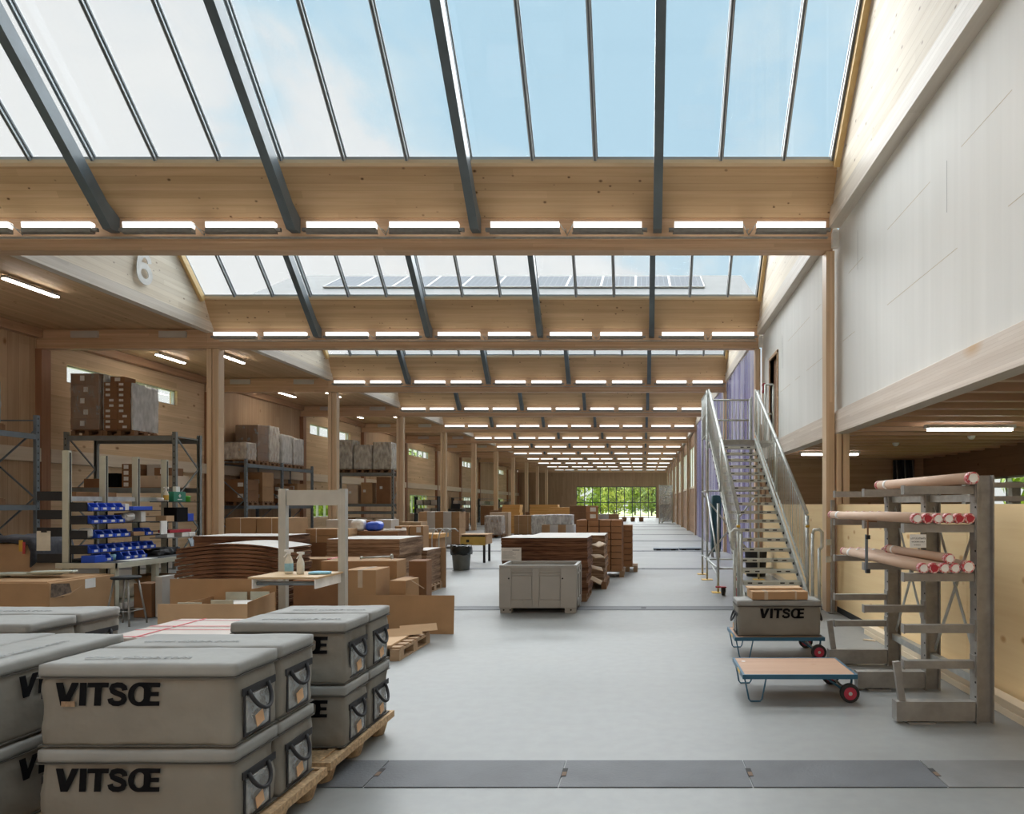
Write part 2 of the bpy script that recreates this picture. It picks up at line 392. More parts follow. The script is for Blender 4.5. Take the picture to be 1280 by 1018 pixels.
K['cyan'] = plain('pale blue cloth', (.25,.48,.60), .8, 0, .1, 20)
K['navy'] = plain('charcoal fleece', (.045,.045,.055), .9, 0, .2, 20, .3)
K['film'] = film('stretch film')
K['film2'] = film('dense stretch film', (.74,.75,.74), .5, .85)
K['filmclear'] = film('light stretch film', (.72,.70,.66), .08, .38)
K['gold'] = plain('golden cartons', (.42,.36,.22), .55, 0, .25, 9)
K['pvc'] = None
def pvcmat():
    m, nt, p, o = _new('violet clear sheet')
    v, _ = _coord(nt, 'object', (1, 3.1, .12)); n = _N(nt, 'ShaderNodeTexNoise'); n.inputs['Scale'].default_value = 1; n.inputs['Detail'].default_value = 4; nt.links.new(v, n.inputs['Vector'])
    nt.links.new(_ramp(nt, n.outputs['Fac'], [(.34,(.34,.32,.50)),(.48,(.46,.44,.66)),(.58,(.80,.80,.88))]), p.inputs['Base Color']); p.inputs['Roughness'].default_value = .2
    t = _N(nt, 'ShaderNodeBsdfTransparent'); t.inputs[0].default_value = (.86,.85,.95,1)
    mx = _N(nt, 'ShaderNodeMixShader'); nt.links.new(_ramp(nt, n.outputs['Fac'], [(.3,(.42,)*3),(.65,(.75,)*3)]), mx.inputs[0])
    nt.links.new(t.outputs[0], mx.inputs[1]); nt.links.new(p.outputs[0], mx.inputs[2]); nt.links.new(mx.outputs[0], o.inputs['Surface'])
    return m
K['pvc'] = pvcmat()
def milky():
    m, nt, p, o = _new('milky glazing'); nt.nodes.remove(p)
    t = _N(nt, 'ShaderNodeBsdfTranslucent'); t.inputs[0].default_value = (.9,.9,.9,1); q = _N(nt, 'ShaderNodeBsdfDiffuse'); q.inputs[0].default_value = (.85,.85,.85,1)
    mx = _N(nt, 'ShaderNodeMixShader'); mx.inputs[0].default_value = .25
    nt.links.new(t.outputs[0], mx.inputs[1]); nt.links.new(q.outputs[0], mx.inputs[2]); nt.links.new(mx.outputs[0], o.inputs['Surface']); return m
K['milky'] = milky()
K['greenpale'] = plain('pale grey green card', (.47,.49,.41), .7)
K['ochre'] = plain('ochre plastic', (.60,.37,.05), .5)
def solarmat():
    m, nt, p, o = _new('solar cells'); v, _ = _coord(nt, 'object', (6, 6, 6))
    b = _N(nt, 'ShaderNodeTexBrick'); b.offset = 0; b.inputs['Scale'].default_value = 1; b.inputs['Color1'].default_value = (.022,.034,.05,1); b.inputs['Color2'].default_value = (.026,.038,.055,1)
    b.inputs['Mortar'].default_value = (.10,.12,.14,1); b.inputs['Mortar Size'].default_value = .03; b.inputs['Brick Width'].default_value = 1; b.inputs['Row Height'].default_value = 1
    nt.links.new(v, b.inputs['Vector']); nt.links.new(b.outputs['Color'], p.inputs['Base Color']); p.inputs['Roughness'].default_value = .5; p.inputs['Specular IOR Level'].default_value = .04
    return m
K['solar'] = solarmat()
def leafmat(name, a, b, c):
    m, nt, p, o = _new(name)
    v, _ = _coord(nt, 'world', (1.3,)*3); n = _N(nt, 'ShaderNodeTexNoise'); n.inputs['Scale'].default_value = 1; n.inputs['Detail'].default_value = 6; nt.links.new(v, n.inputs['Vector'])
    nt.links.new(_ramp(nt, n.outputs['Fac'], [(.32, a), (.5, b), (.68, c)]), p.inputs['Base Color']); p.inputs['Roughness'].default_value = .7
    return m
K['leaf'] = leafmat('tree leaves', (.10,.19,.02), (.30,.42,.05), (.55,.62,.10))
K['leaf2'] = leafmat('darker tree leaves', (.06,.13,.02), (.20,.32,.04), (.42,.50,.08))
K['bark'] = plain('bark', (.12,.09,.06), .9, 0, .2, 10)
K['lawn'] = plain('meadow', (.35,.42,.12), .9, 0, .2, 1.5, 0, 'world')
K['gravel'] = plain('pale gravel', (.66,.60,.46), .9, 0, .1, 3, 0, 'world')

stain(K['mezz'], (2.965, 6.3, 3.06), .10, (.62,.40,.20))
# ------------------------------------------------------------------ camera, sky, sun
F = 877.0
cam = bpy.data.cameras.new('camera'); co = bpy.data.objects.new('camera', cam); COL.objects.link(co)
co.location = (0, 0, 1.65); co.rotation_euler = (PI/2, 0, 0)
cam.sensor_fit = 'HORIZONTAL'; cam.sensor_width = 36; cam.lens = F/1280*36
cam.shift_x = (640-803)/1280; cam.shift_y = (631-509)/1280; cam.clip_end = 400
SC.camera = co
SC.cycles.diffuse_bounces = 8; SC.cycles.max_bounces = 12
SC.view_settings.view_transform = 'Standard'; SC.view_settings.look = 'None'; SC.view_settings.gamma = 1; SC.view_settings.exposure = 0.0

W = bpy.data.worlds.new('sky'); SC.world = W; W.use_nodes = True
nt = W.node_tree; bg = nt.nodes['Background']
tc = _N(nt, 'ShaderNodeTexCoord'); mp = _N(nt, 'ShaderNodeMapping'); mp.inputs['Scale'].default_value = (2.3, 2.3, 4.2); mp.inputs['Location'].default_value = (.37, .2, .1)
nt.links.new(tc.outputs['Generated'], mp.inputs['Vector'])
n = _N(nt, 'ShaderNodeTexNoise'); n.inputs['Scale'].default_value = 1.25; n.inputs['Detail'].default_value = 9; n.inputs['Roughness'].default_value = .58; n.inputs['Distortion'].default_value = .3
nt.links.new(mp.outputs['Vector'], n.inputs['Vector'])
sx = _N(nt, 'ShaderNodeSeparateXYZ'); nt.links.new(tc.outputs['Generated'], sx.inputs[0])
# more cloud towards the west (-X) and low over the horizon
ma = _N(nt, 'ShaderNodeMath', operation='MULTIPLY_ADD'); ma.inputs[1].default_value = -.26; nt.links.new(sx.outputs[0], ma.inputs[0]); nt.links.new(n.outputs['Fac'], ma.inputs[2])
mz = _N(nt, 'ShaderNodeMath', operation='MULTIPLY_ADD'); mz.inputs[1].default_value = -.75; nt.links.new(sx.outputs[2], mz.inputs[0]); nt.links.new(ma.outputs[0], mz.inputs[2])
cl = _ramp(nt, mz.outputs[0], [(.09, (.51,.74,.885)), (.20, (.64,.81,.90)), (.30, (.86,.89,.90)), (.40, (.92,.93,.92))])
nt.links.new(cl, bg.inputs['Color']); bg.inputs['Strength'].default_value = 1.0
sun = bpy.data.lights.new('sun', 'SUN'); so = bpy.data.objects.new('sun', sun); COL.objects.link(so)
sun.energy = 15.4; sun.angle = math.radians(96); sun.color = (.97, .99, 1.0)
d = Vector((-.22, .70, .67))                   # towards the bright cloudy sky north of the skylights
so.rotation_euler = d.to_track_quat('Z', 'Y').to_euler()

# ------------------------------------------------------------------ setting
XL, XN, XR, XW = -15.2, -10.77, 2.9, 7.0       # outer west wall, west column line, white wall line, outer east wall
BAY = 6.78
def YB(n): return 10.8 + BAY*(n-1)
NB = 12
YEND = YB(12)
struct('floor', MB().box(XL-.3, XW+.3, -4.2, YEND+.5, -.3, 0), K['concrete'])
# floor duct covers: the near one as separate plates with a lifting slot
for k in range(-1, 5):
    x0 = -2.76 + 1.135*k; m = MB()
    a, b = x0+.004, x0+1.135-.004
    m.box(a, b, 4.085, 4.51, .0005, .006)
    o = struct('trench_cover', m, K['trench2'] if k == 4 else K['trench'])
    s = MB().box(x0+1.135-.004, x0+1.135+.028, 4.24, 4.37, .006, .0075, 1).box(x0+1.135, x0+1.135+.026, 4.25, 4.31, .0076, .0085, 0)
    struct('lifting_slot', s, [K['slot'], K['dark']], o)
for x0 in (-14, -8.4, -5.03): struct('trench_cover', MB().box(x0, -2.77-1.135 if x0 > -6 else x0+5, 4.085, 4.51, .0005, .006), K['trench'])
struct('trench_cover', MB().box(4.06, 6.9, 4.085, 4.51, .0005, .006), K['trench2'])
for n in range(1, 12):
    y = 4.3 + 6.86*n
    o = struct('trench_cover', MB().box(XL+.1, (XW-.1 if n < 5 else 2.8), y-.2, y+.2, .0005, .006), K['trench'])
    struct('lifting_slot', MB().box(-.02, .06, y-.06, y+.06, .0061, .0075), K['dark'], o)

# columns
def column(x, y, z1=5.56):
    m = MB(); m.box(x-.15, x-.03, y-.0, y+.24, 0, z1); m.box(x+.03, x+.15, y, y+.24, 0, z1); m.box(x-.035, x+.035, y+.035, y+.205, 0, z1)
    o = struct('timber_column', m, K['col'], None, .004); return o
for n in range(0, NB):
    column(XN, YB(n))
for n in range(0, NB):
    m = MB(); y = YB(n); m.box(2.83, 2.96, y, y+.24, 0, 5.56)
    struct('timber_column', m, K['col'], None, .004)
    if n <= 2:
        m = MB().box(2.985, 3.07, y, y+.24, 0, 2.74).box(3.09, 3.19, y, y+.24, 0, 2.74); struct('timber_post', m, K['col'], None, .004)
# beams
for n in range(-1, NB+1):
    y = YB(n)
    m = MB().box(XN-.15, XR+.03, y, y+.23, 5.565, 6.06).box(XN-.15, XR+.03, y-.012, y, 5.565, 5.70)
    struct('roof_beam', m, K['beam'], None, .004)
    m = MB().box(XL+.02, XN-.155, y, y+.23, 5.565, 6.04); struct('aisle_beam', m, K['beam'], None, .004)
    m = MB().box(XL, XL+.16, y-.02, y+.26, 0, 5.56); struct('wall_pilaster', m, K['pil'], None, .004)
    m = MB().box(XN+.2, XR-.06, y-.075, y-.055, 5.735, 5.75)          # cable tray with its hangers
    for i in range(30):
        x = XN+.4+i*.45; m.box(x, x+.012, y-.075, y-.012, 5.735, 5.742)
    m.box(XN+.2, XR-.06, y-.03, y-.014, 5.735, 5.75)
    if 1 <= n: struct('cable_tray', m, K['steel'])
# roof: upstand, skylight, slope
for n in range(0, NB+1):
    y = YB(n)
    struct('upstand_panel', MB().prism([(y+.10,6.062),(y-.03,6.062),(y-.36,6.68),(y-.23,6.68)], XN+.02, XR-.0), K['upstand'])
    w = structroot('window_%d' % (n+1))
    # all panes of one skylight, as thin glass sheets between the bars
    gx = [.23 + .925*k for k in range(-12, 3)]
    g0, g1 = Vector((0, y-.42, 6.77)), Vector((0, y-2.32, 8.67)); dr = (g1-g0).normalized(); up = Vector((0, .7071, .7071))
    p = MB(); ed = [XN+.06] + gx + [XR-.12]
    for a, b in zip(ed[:-1], ed[1:]):
        c0, c1 = g0.copy(), g1.copy(); c0.x = c1.x = (a+b)/2
        p.bar(c0, c1, b-a-.05, .012, 0, up)
    struct('pane', p, K['glass'], w)
    for gxk in gx + [XN+.05, XR-.11]:
        m = MB(); a, b = g0.copy(), g1.copy(); a.x = b.x = gxk
        m.bar(a-up*.055, b-up*.055, .05, .07, 0, up).bar(a-up*.015, b-up*.015, .072, .022, 0, up)
        m.bar(a-up*.093, b-up*.093, .016, .012, 1, up).bar(a-up*.03+Vector((.036,0,0)), b-up*.03+Vector((.036,0,0)), .006, .03, 1, up)
        struct('glazing_bar', m, [K['alu'], K['gasket']], w)
    m = MB().box(XN+.03, XR-.06, y-.47, y-.41, 6.735, 6.775); struct('glazing_rail', m, K['alu'], w)
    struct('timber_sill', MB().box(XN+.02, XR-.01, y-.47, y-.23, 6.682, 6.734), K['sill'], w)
    for x in (XN+.02, XR-.09):
        m = MB(); a, b = g0.copy(), g1.copy(); a.x = b.x = x+.04; m.bar(a-up*.13-dr*.05, b-up*.13, .08, .15, 0, up); struct('timber_reveal', m, K['reveal'], w)
    if n > 0:
        struct('roof_slope', MB().prism([(y-2.36,8.62),(y-BAY+.12,6.30),(y-BAY+.12,6.55),(y-2.30,8.86)], XN-.1, XR+.2, 'X'), K['roofskin'])
        for x0, x1 in ((XN-.14, XN-.0), (XR+.005, XR+.13)):
            struct('gable_panel', MB().prism([(y-.02,6.20),(y-.20,6.74),(y-2.34,8.78),(y-BAY+.24,6.38),(y-BAY+.24,6.20)], x0, x1), K['gable'])
    if n > 0:
        struct('edge_beam', MB().box(XN-.16, XN+.03, y-BAY+.235, y-.005, 5.95, 6.195), K['paleY'], None, .003)
        struct('edge_beam', MB().box(XR-.03, XR+.16, y-BAY+.245, y-.01, 5.90, 6.195), K['paleY'], None, .003)
    for k in range(5 if n else 0):
        x = .23 - 2.775*k
        if x < XN: continue
        # fin parallel to the glass, cut upright where it meets the beam
        struct('slate_fin', MB().prism([(y-.02,5.82),(y-.19,5.82),(y-2.36,7.99),(y-2.36,8.29),(y-.26,6.19),(y-.02,6.05)], x-.065, x+.065), K['fin'])
# west aisle
struct('ceiling', MB().box(XL-.1, XN-.165, -4, YEND, 6.05, 6.25), K['spruceY'])
def wallbay(n):
    y0, y1 = YB(n)+.26, YB(n+1)-.02; m = MB(); x0, x1 = XL-.25, XL
    if n % 2 == 0:
        a, b = YB(n)+.95, YB(n)+5.35; c, d = YB(n)+1.2, YB(n)+5.0
        m.box(x0,x1,y0-.28,y1,5.36,6.05).box(x0,x1,y0-.28,a,4.88,5.36).box(x0,x1,b,y1,4.88,5.36).box(x0,x1,y0-.28,y1,2.3,4.88)
        if n == 2: m.box(x0,x1,y0-.28,y1,0,2.3)
        else: m.box(x0,x1,y0-.28,c,1.05,2.3).box(x0,x1,d,y1,1.05,2.3).box(x0,x1,y0-.28,y1,0,1.05)
        struct('wall_west', m, K['wallH'])
        for lo, hi, ya, yb, nn in ((4.88,5.36,a,b,4),(1.05,2.3,c,d,5)):
            if n == 2 and lo < 2: continue
            w = structroot('window_%d' % (20+2*n+(lo < 2)))
            struct('pane', MB().box(x0+.10, x0+.106, ya, yb, lo, hi), K['winglass'], w)
            fr = MB().box(x0+.06,x0+.16,ya,yb,lo,lo+.035).box(x0+.06,x0+.16,ya,yb,hi-.035,hi)
            for i in range(nn+1):
                yy = ya+(yb-ya)*i/nn; fr.box(x0+.06,x0+.16,yy-.03,yy+.03,lo,hi)
            struct('window_frame', fr, K['alu'], w)
    else:
        m.box(x0,x1,y0-.28,y1,0,6.05); struct('wall_west', m, K['wallV'])
    struct('wall_rail', MB().box(XL+.002, XL+.165 if n % 2 == 0 else XL+.165, y0+.01, y1-.01, 2.72, 3.06), K['rail'])
    struct('wall_plate', MB().box(XL+.002, XL+.2, y0+.01, y1-.01, 5.82, 6.04), K['beamY'])
for n in range(-1, NB): wallbay(n)
# east side: white mezzanine wall with its door opening, beam, floor joists
def whitewall(y0, y1): struct('wall_white', MB().box(3.03, 3.15, y0, y1, 3.09, 5.9), K['white'])
whitewall(-4, YB(0)); whitewall(YB(0), YB(1)+.24); 
m = MB().box(3.03,3.15,YB(1)+.24,15.68,3.09,5.9).box(3.03,3.15,16.62,YB(2)+.24,3.09,5.9).box(3.03,3.15,15.68,16.62,5.05,5.9)
struct('wall_white', m, K['white'])
K['joint'] = plain('tan joint filler', (.55,.48,.36), .8)
jr = random.Random(4)
wj = [o for o in COL.objects if o.name.startswith('wall_white')]
for w_, y0, y1 in ((wj[0], YB(0)+.4, YB(1)-.2),(wj[1], YB(0)+.4, YB(1)-.2),(wj[2], YB(1)+.4, 15.4)):
    if w_ is wj[0]: continue
    for z in (4.12, 5.05):
        yy = y0
        while yy < y1:
            L = jr.uniform(.3,1.0)
            if jr.random() < .55: struct('board_joint', MB().box(3.0288,3.0299,yy,min(yy+L,y1),z-.003,z+.004), K['joint'], w_)
            yy += L
    for k in range(3):
        yy = jr.uniform(y0,y1); z = jr.uniform(3.6,5.2); struct('board_joint', MB().box(3.0288,3.0299,yy,yy+.005,z,z+jr.uniform(.3,.8)), K['trench2'], w_)
dr_ = structroot('door_1')
struct('door_frame', MB().box(3.0,3.16,15.62,15.68,3.09,5.09).box(3.0,3.16,16.62,16.68,3.09,5.09).box(3.0,3.16,15.62,16.68,5.05,5.11), K['beam'], dr_)
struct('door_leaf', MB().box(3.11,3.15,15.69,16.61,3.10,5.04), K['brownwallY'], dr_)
struct('door_handle', MB().tube((3.08,15.78,4.1),(3.08,15.9,4.1),.012).tube((3.08,15.78,4.1),(3.12,15.78,4.1),.012), K['steel'], dr_)
for n in (-1, 0, 1): struct('mezzanine_beam', MB().box(2.965,3.165,YB(n)+.245,YB(n+1)-.005,2.74,3.085), K['mezz'], None, .004)
struct('mezzanine_slab', MB().box(3.16, XW, -4, YB(2)+.2, 3.0, 3.085), plain('pale soffit', (.50,.46,.42), .6, 0, .1, 4, 0, 'world'))
for i in range(20):
    y = 5.0 + .62*i
    if y < 17.3: struct('floor_joist', MB().box(3.17, XW-.02, y, y+.12, 2.76, 2.995), K['joist'], None, .003)
struct('wall_back_store', MB().box(3.2, XW, YB(2)-.1, YB(2)+.1, 0, 2.99), K['brownwall'])
# east outer wall with low windows
m = MB()
ws = [(6.6,8.6),(9.0,11.0),(12.6,14.6)]
YE5 = YB(5)+.24
m.box(XW,XW+.2,-4,YE5,2.2,3.0).box(XW,XW+.2,-4,YE5,0,1.35)
cur = -4
for a, b in ws: m.box(XW,XW+.2,cur,a,1.35,2.2); cur = b
m.box(XW,XW+.2,cur,YE5,1.35,2.2).box(XW,XW+.2,YB(2),YE5,3.0,6.0).box(3.13,XW,YE5-.2,YE5,0,6.0)
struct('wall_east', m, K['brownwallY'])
for i, (a, b) in enumerate(ws):
    w = structroot('window_%d' % (60+i)); struct('pane', MB().box(XW+.1,XW+.106,a,b,1.35,2.2), K['winglass'], w)
    struct('window_frame', MB().box(XW+.06,XW+.14,a,b,1.35,1.39).box(XW+.06,XW+.14,a,b,2.16,2.2).box(XW+.06,XW+.14,a,a+.05,1.35,2.2).box(XW+.06,XW+.14,b-.05,b,1.35,2.2).box(XW+.06,XW+.14,(a+b)/2-.03,(a+b)/2+.03,1.35,2.2), K['alu'], w)
# violet clear sheeting between the columns of the next bays (pleated), each bay one sheet
def pleat(y0, y1, z0, z1, x, amp, pitch):
    m = MB(); nn = int((y1-y0)/pitch*6)
    for i in range(nn+1):
        yy = y0+(y1-y0)*i/nn; xx = x + amp*math.sin(2*PI*yy/pitch) + .02*math.sin(yy*1.7)
        m.v += [(xx-.003, yy, z0), (xx-.003, yy, z1), (xx+.003, yy, z0), (xx+.003, yy, z1)]
        if i:
            b = 4*i; m.face((b-4, b, b+1, b-3), 0, True); m.face((b-2, b-1, b+3, b+2), 0, True)
    return m
for n in (2, 3, 4):
    o = obj('clear_sheet', pleat(YB(n)+.3, YB(n+1)-.1, .0, 5.88, 2.93, .035, .34), K['pvc'])
    tag(o, 'violet tinted clear sheet hung from the roof edge, %s bay behind the stair' % ORD[n-2], 'plastic sheet', 'violet clear sheets beyond the stair')
# east wall of the far bays: brown boards below, tall windows above
for n in range(5, NB):
    y0, y1 = YB(n)+.25, YB(n+1); m = MB()
    m.box(3.0,3.12,y0,y1,0,2.7).box(3.0,3.12,y0,y1,5.1,5.9).box(3.0,3.12,y0,y0+.9,2.7,5.1).box(3.0,3.12,y1-.5,y1,2.7,5.1)
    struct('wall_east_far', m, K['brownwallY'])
    w = structroot('window_%d' % (70+n)); struct('pane', MB().box(3.05,3.056,y0+.9,y1-.5,2.7,5.1), K['milky'], w)
    fr = MB()
    for i in range(4): yy = y0+.9+(y1-y0-1.4)*i/3; fr.box(3.0,3.1,yy-.04,yy+.04,2.7,5.1)
    struct('window_frame', fr.box(2.97,3.1,y0+.9,y1-.5,2.6,2.72), K['rail'], w)
# end wall with the big window
m = MB(); ga, gb, gz = -8.05, 1.7, 3.85
m.box(XL,ga,YEND+.25,YEND+.45,0,6.05).box(gb,XW,YEND+.25,YEND+.45,0,6.05).box(ga,gb,YEND+.25,YEND+.45,gz,6.05)
struct('wall_end', m, K['endwall'])
w = structroot('window_90'); struct('pane', MB().box(ga,gb,YEND+.34,YEND+.346,0.05,gz), K['winglass'], w)
fr = MB().box(ga,gb,YEND+.3,YEND+.4,0,.08).box(ga,gb,YEND+.3,YEND+.4,gz-.08,gz).box(ga,gb,YEND+.3,YEND+.4,1.85,1.95)
for i in range(11): x = ga+(gb-ga)*i/10; fr.box(x-.045,x+.045,YEND+.28,YEND+.4,0,gz)
struct('window_frame', fr, K['gasket'], w)
struct('wall_south', MB().box(XL-.25, XW+.2, -4.3, -4.1, 0, 8.5), K['endwall'])
# hoarding under the white wall
for n, a in ((0, 4.3), (1, YB(1)+.3)):
    b = YB(1)-.02 if n == 0 else YB(2)-.2
    o = thing('plywood_hoarding', ['yellow plywood hoarding behind the cantilever rack', 'yellow plywood hoarding beyond the timber column beside the stair'][n], 'hoarding', (2.99,a,0), 0, 'plywood hoardings')
    k = 3
    for i in range(k):
        L = (b-a)/k; obj('plywood_panel', MB().box(0, .03, L*i+.003, L*(i+1)-.003, .09, 1.655), K['ply'], o)
    obj('base_strip', MB().box(.0, .04, 0, b-a, .0, .085), K['batten'] if n else K['dark'], o)  # behind the cantilever rack it is black, painting the shaded floor gap
for i, (dx, z) in enumerate(((-.13, 0), (-.10, .062))):
    o = obj('timber_batten', MB().box(-.06, .055, 0, 4.2, 0, .06), K['batten'], None, (2.92+dx*.25, 4.75+.2*i, z), 0, .004)
    tag(o, ['long pine batten lying on the floor along the hoarding', 'long pine batten lying on top of another along the hoarding'][i], 'timber')

# ------------------------------------------------------------------ outside
struct('lawn', MB().box(-140, 140, YEND+.5, 190, -.4, -.06), K['lawn'])
struct('gravel_path', MB().box(-60, 60, YEND+4, YEND+18, -.06, -.03), K['gravel'])
struct('meadow_ground', MB().box(-60, XL-.4, -20, YEND+.4, -.4, -.06), K['lawn'])
struct('meadow_ground', MB().box(XW+.3, 60, -20, YEND+.4, -.4, -.06), K['lawn'])
def crown(seed, w, h, n):
    rnd = random.Random(seed); m = MB(); bl = []
    for i in range(16):
        a = rnd.random()*2*PI; q = rnd.random(); z = h*(.12+.8*rnd.random()); rr = w*.5*(1-abs(z/h-.4)**2*1.3)
        bl.append(Vector((rr*.7*q*math.cos(a), rr*.7*q*math.sin(a), z)))
    for i in range(n):
        c = bl[i % 16]; r = w*.24*(.75+.35*rnd.random()); dv = Vector((rnd.gauss(0,1), rnd.gauss(0,1), rnd.gauss(0,1))).normalized()
        p = c + dv*r; s = .13+.17*rnd.random(); u = Vector((rnd.gauss(0,1), rnd.gauss(0,1), rnd.gauss(0,1))).normalized(); v = dv.cross(u).normalized(); u = v.cross(dv)
        b = len(m.v); m.v += [tuple(p+u*s), tuple(p+v*s), tuple(p-u*s), tuple(p-v*s)]; m.face((b,b+1,b+2,b+3))
    return m
protos = []
def tree(i, x, y, s, label, group, k):
    if len(protos) < 3:
        t = thing('tree', label, 'tree', (x,y,-.06), i*1.3, group)
        obj('crown', crown(len(protos)+3, 6.5, 7.5, 2600), K['leaf' if len(protos) != 1 else 'leaf2'], t, (0,0,.3))
        obj('trunk', MB().tube((0,0,0),(.1,0,4.5),.16,8,0,.07), K['bark'], t); protos.append(t)
    else: t = dup(protos[k], (x,y,-.06), i*1.3, label, group)
    t.scale = (s,)*3
ex = random.Random(5)
for i in range(11):
    tree(i, (-21+5.6*i if i < 6 else -18+5.6*(i-6)), YEND+20+(9 if i > 5 else 0), ex.uniform(.72,.80), 'leafy green tree in the tree belt outside the end window, %s from the west' % ORD[i], 'trees outside the end window', i % 3)
for i in range(9):
    tree(i, XL-9, 18+7*i, ex.uniform(.8,.9), 'leafy green tree outside the west wall windows, %s along the wall' % ORD[i], 'trees outside the west wall', i % 3)
for i in range(3):
    tree(i, XW+8, 11+6*i, .8, 'leafy green tree outside the low window behind the cantilever rack, %s along' % ORD[i], 'trees outside the east wall', i % 3)
# solar panels on the slope seen through the second skylight
slope = math.atan2(2.31, BAY-2.4-.06)
pr = None
for row, n in enumerate((3, 4)):
    y = YB(n)
    for i in range(11 if row == 0 else 9):
        x = -8.7 + 1.0*i
        yy, zz = y-2.75, 8.86-.45*math.tan(slope)+.07
        lab = 'dark blue solar panel on the %s roof slope beyond, %s from the west' % (ORD[row], ORD[i])
        if pr is None:
            pr = thing('solar_panel', lab, 'solar panel', (x,yy,zz), 0, 'solar panels on the roof')
            obj('cell_sheet', MB().box(-.47,.47,-1.6,-.03,-.018,.0), K['solar'], pr); obj('frame', MB().box(-.493,.493,-1.63,0,-.04,-.019).box(-.495,-.47,-1.63,0,-.018,.004).box(.47,.495,-1.63,0,-.018,.004).box(-.495,.495,-.03,0,-.018,.004).box(-.495,.495,-1.63,-1.6,-.018,.004), K['steel2'], pr)
            o = pr
        else: o = dup(pr, (x,yy,zz), 0, lab)
        o.rotation_euler = (slope, 0, 0)
# ------------------------------------------------------------------ luminaires on the beams
def lum(far=False):
    h = MB().box(-.525,.525,-.05,.05,-.075,-.012).box(-.54,.54,-.03,.03,-.085,-.075)
    r = MB().lathe([(.001,0)],3) if False else MB()
    r.prism([(-.05,-.0115),(-.062,.07),(-.045,.085),(.045,.085),(.062,.07),(.05,-.0115)], -.515, .515)
    return h, r
hb, rb = lum(); me_h = hb.mesh('housing', K['steel2']); me_r = rb.mesh('diffuser', K['tube'])
cl_ = MB().tube((-.02,0,-.01),(-.02,.16,.0),.008,6).tube((-.1,0,.07),(0,.10,-.07),.007,6).tube((.1,0,.07),(0,.10,-.07),.007,6)
me_c = cl_.mesh('wire_bracket', K['steel'])
ce = MB().prism([(-.03,-.05),(.03,-.05),(.02,.0),(-.02,.0)], 0, .075); me_e = ce.mesh('end_cap', K['steel2'])
for n in range(1, NB+1):
    y = YB(n)-.17
    for b in range(5):
        for s in range(2):
            xc = (2.25 if s == 0 else 1.0) - 2.775*b
            num = 2*b+s
            L = 'white strip luminaire on the %s roof beam into the hall, %s from the white wall' % (ORD[n-1], ORD[num])
            t = thing('hanging_strip_light', L, 'light', (xc,y,5.84), 0, 'strip luminaires on the roof beams')
            obj('housing', me_h, None, t); obj('diffuser', me_r, None, t)
            if n <= 4:
                obj('end_cap', me_e, None, t, (.525 if s == 0 else -.525, 0, 0), 0 if s == 0 else PI)
                obj('wire_bracket', me_c, None, t, (-.625, 0, 0)) if s == 0 else None
# aisle ceiling luminaires
hb = MB().box(-.05,.05,-.62,.62,-.10,-.055).box(-.008,.008,-.5,-.48,-.056,0).box(-.008,.008,.48,.5,-.056,0); tb = MB().box(-.045,.045,-.6,.6,-.125,-.101)
ha, ta = hb.mesh('housing', K['steel2']), tb.mesh('diffuser', K['lamp'])
for n in range(1, 8):
    for k, x in enumerate((-12.1, -13.9)):
        t = thing('ceiling_luminaire', 'slim grey ceiling light in the %s aisle bay, %s from the column row' % (ORD[n-1], ORD[k]), 'light', (x, YB(n)+3.1, 6.05), 0, 'ceiling lights in the aisle')
        obj('housing', ha, None, t); obj('diffuser', ta, None, t)
pb = MB().box(-.34,.34,-.05,.0,-.10,.06); pbm = pb.mesh('acoustic_panel', K['cardw'])
for n in range(1, 8):
    for k, x in enumerate((-11.75, -13.95)):
        o = obj('beam_mounted_light', pbm, None, None, (x, YB(n)-.004, 5.93)); tag(o, 'pale flat light box on the %s aisle beam, %s from the column row' % (ORD[n-1], ORD[k]), 'light', 'pale light boxes on the aisle beams')
# mezzanine soffit lights
for i, (x, y) in enumerate(((4.55, 9.75), (6.3, 8.9), (3.9, 14.6))):
    t = thing('ceiling_strip_light', ['grey strip light under the mezzanine above the postal tubes','grey strip light under the mezzanine by the outer wall','grey strip light under the mezzanine behind the stair rail'][i], 'light', (x,y,2.76), 0)
    obj('housing', MB().box(-.62,.62,-.05,.05,-.05,0), K['steel'], t); obj('diffuser', MB().box(-.58,.58,-.042,.042,-.085,-.051), K['lamp2'], t)
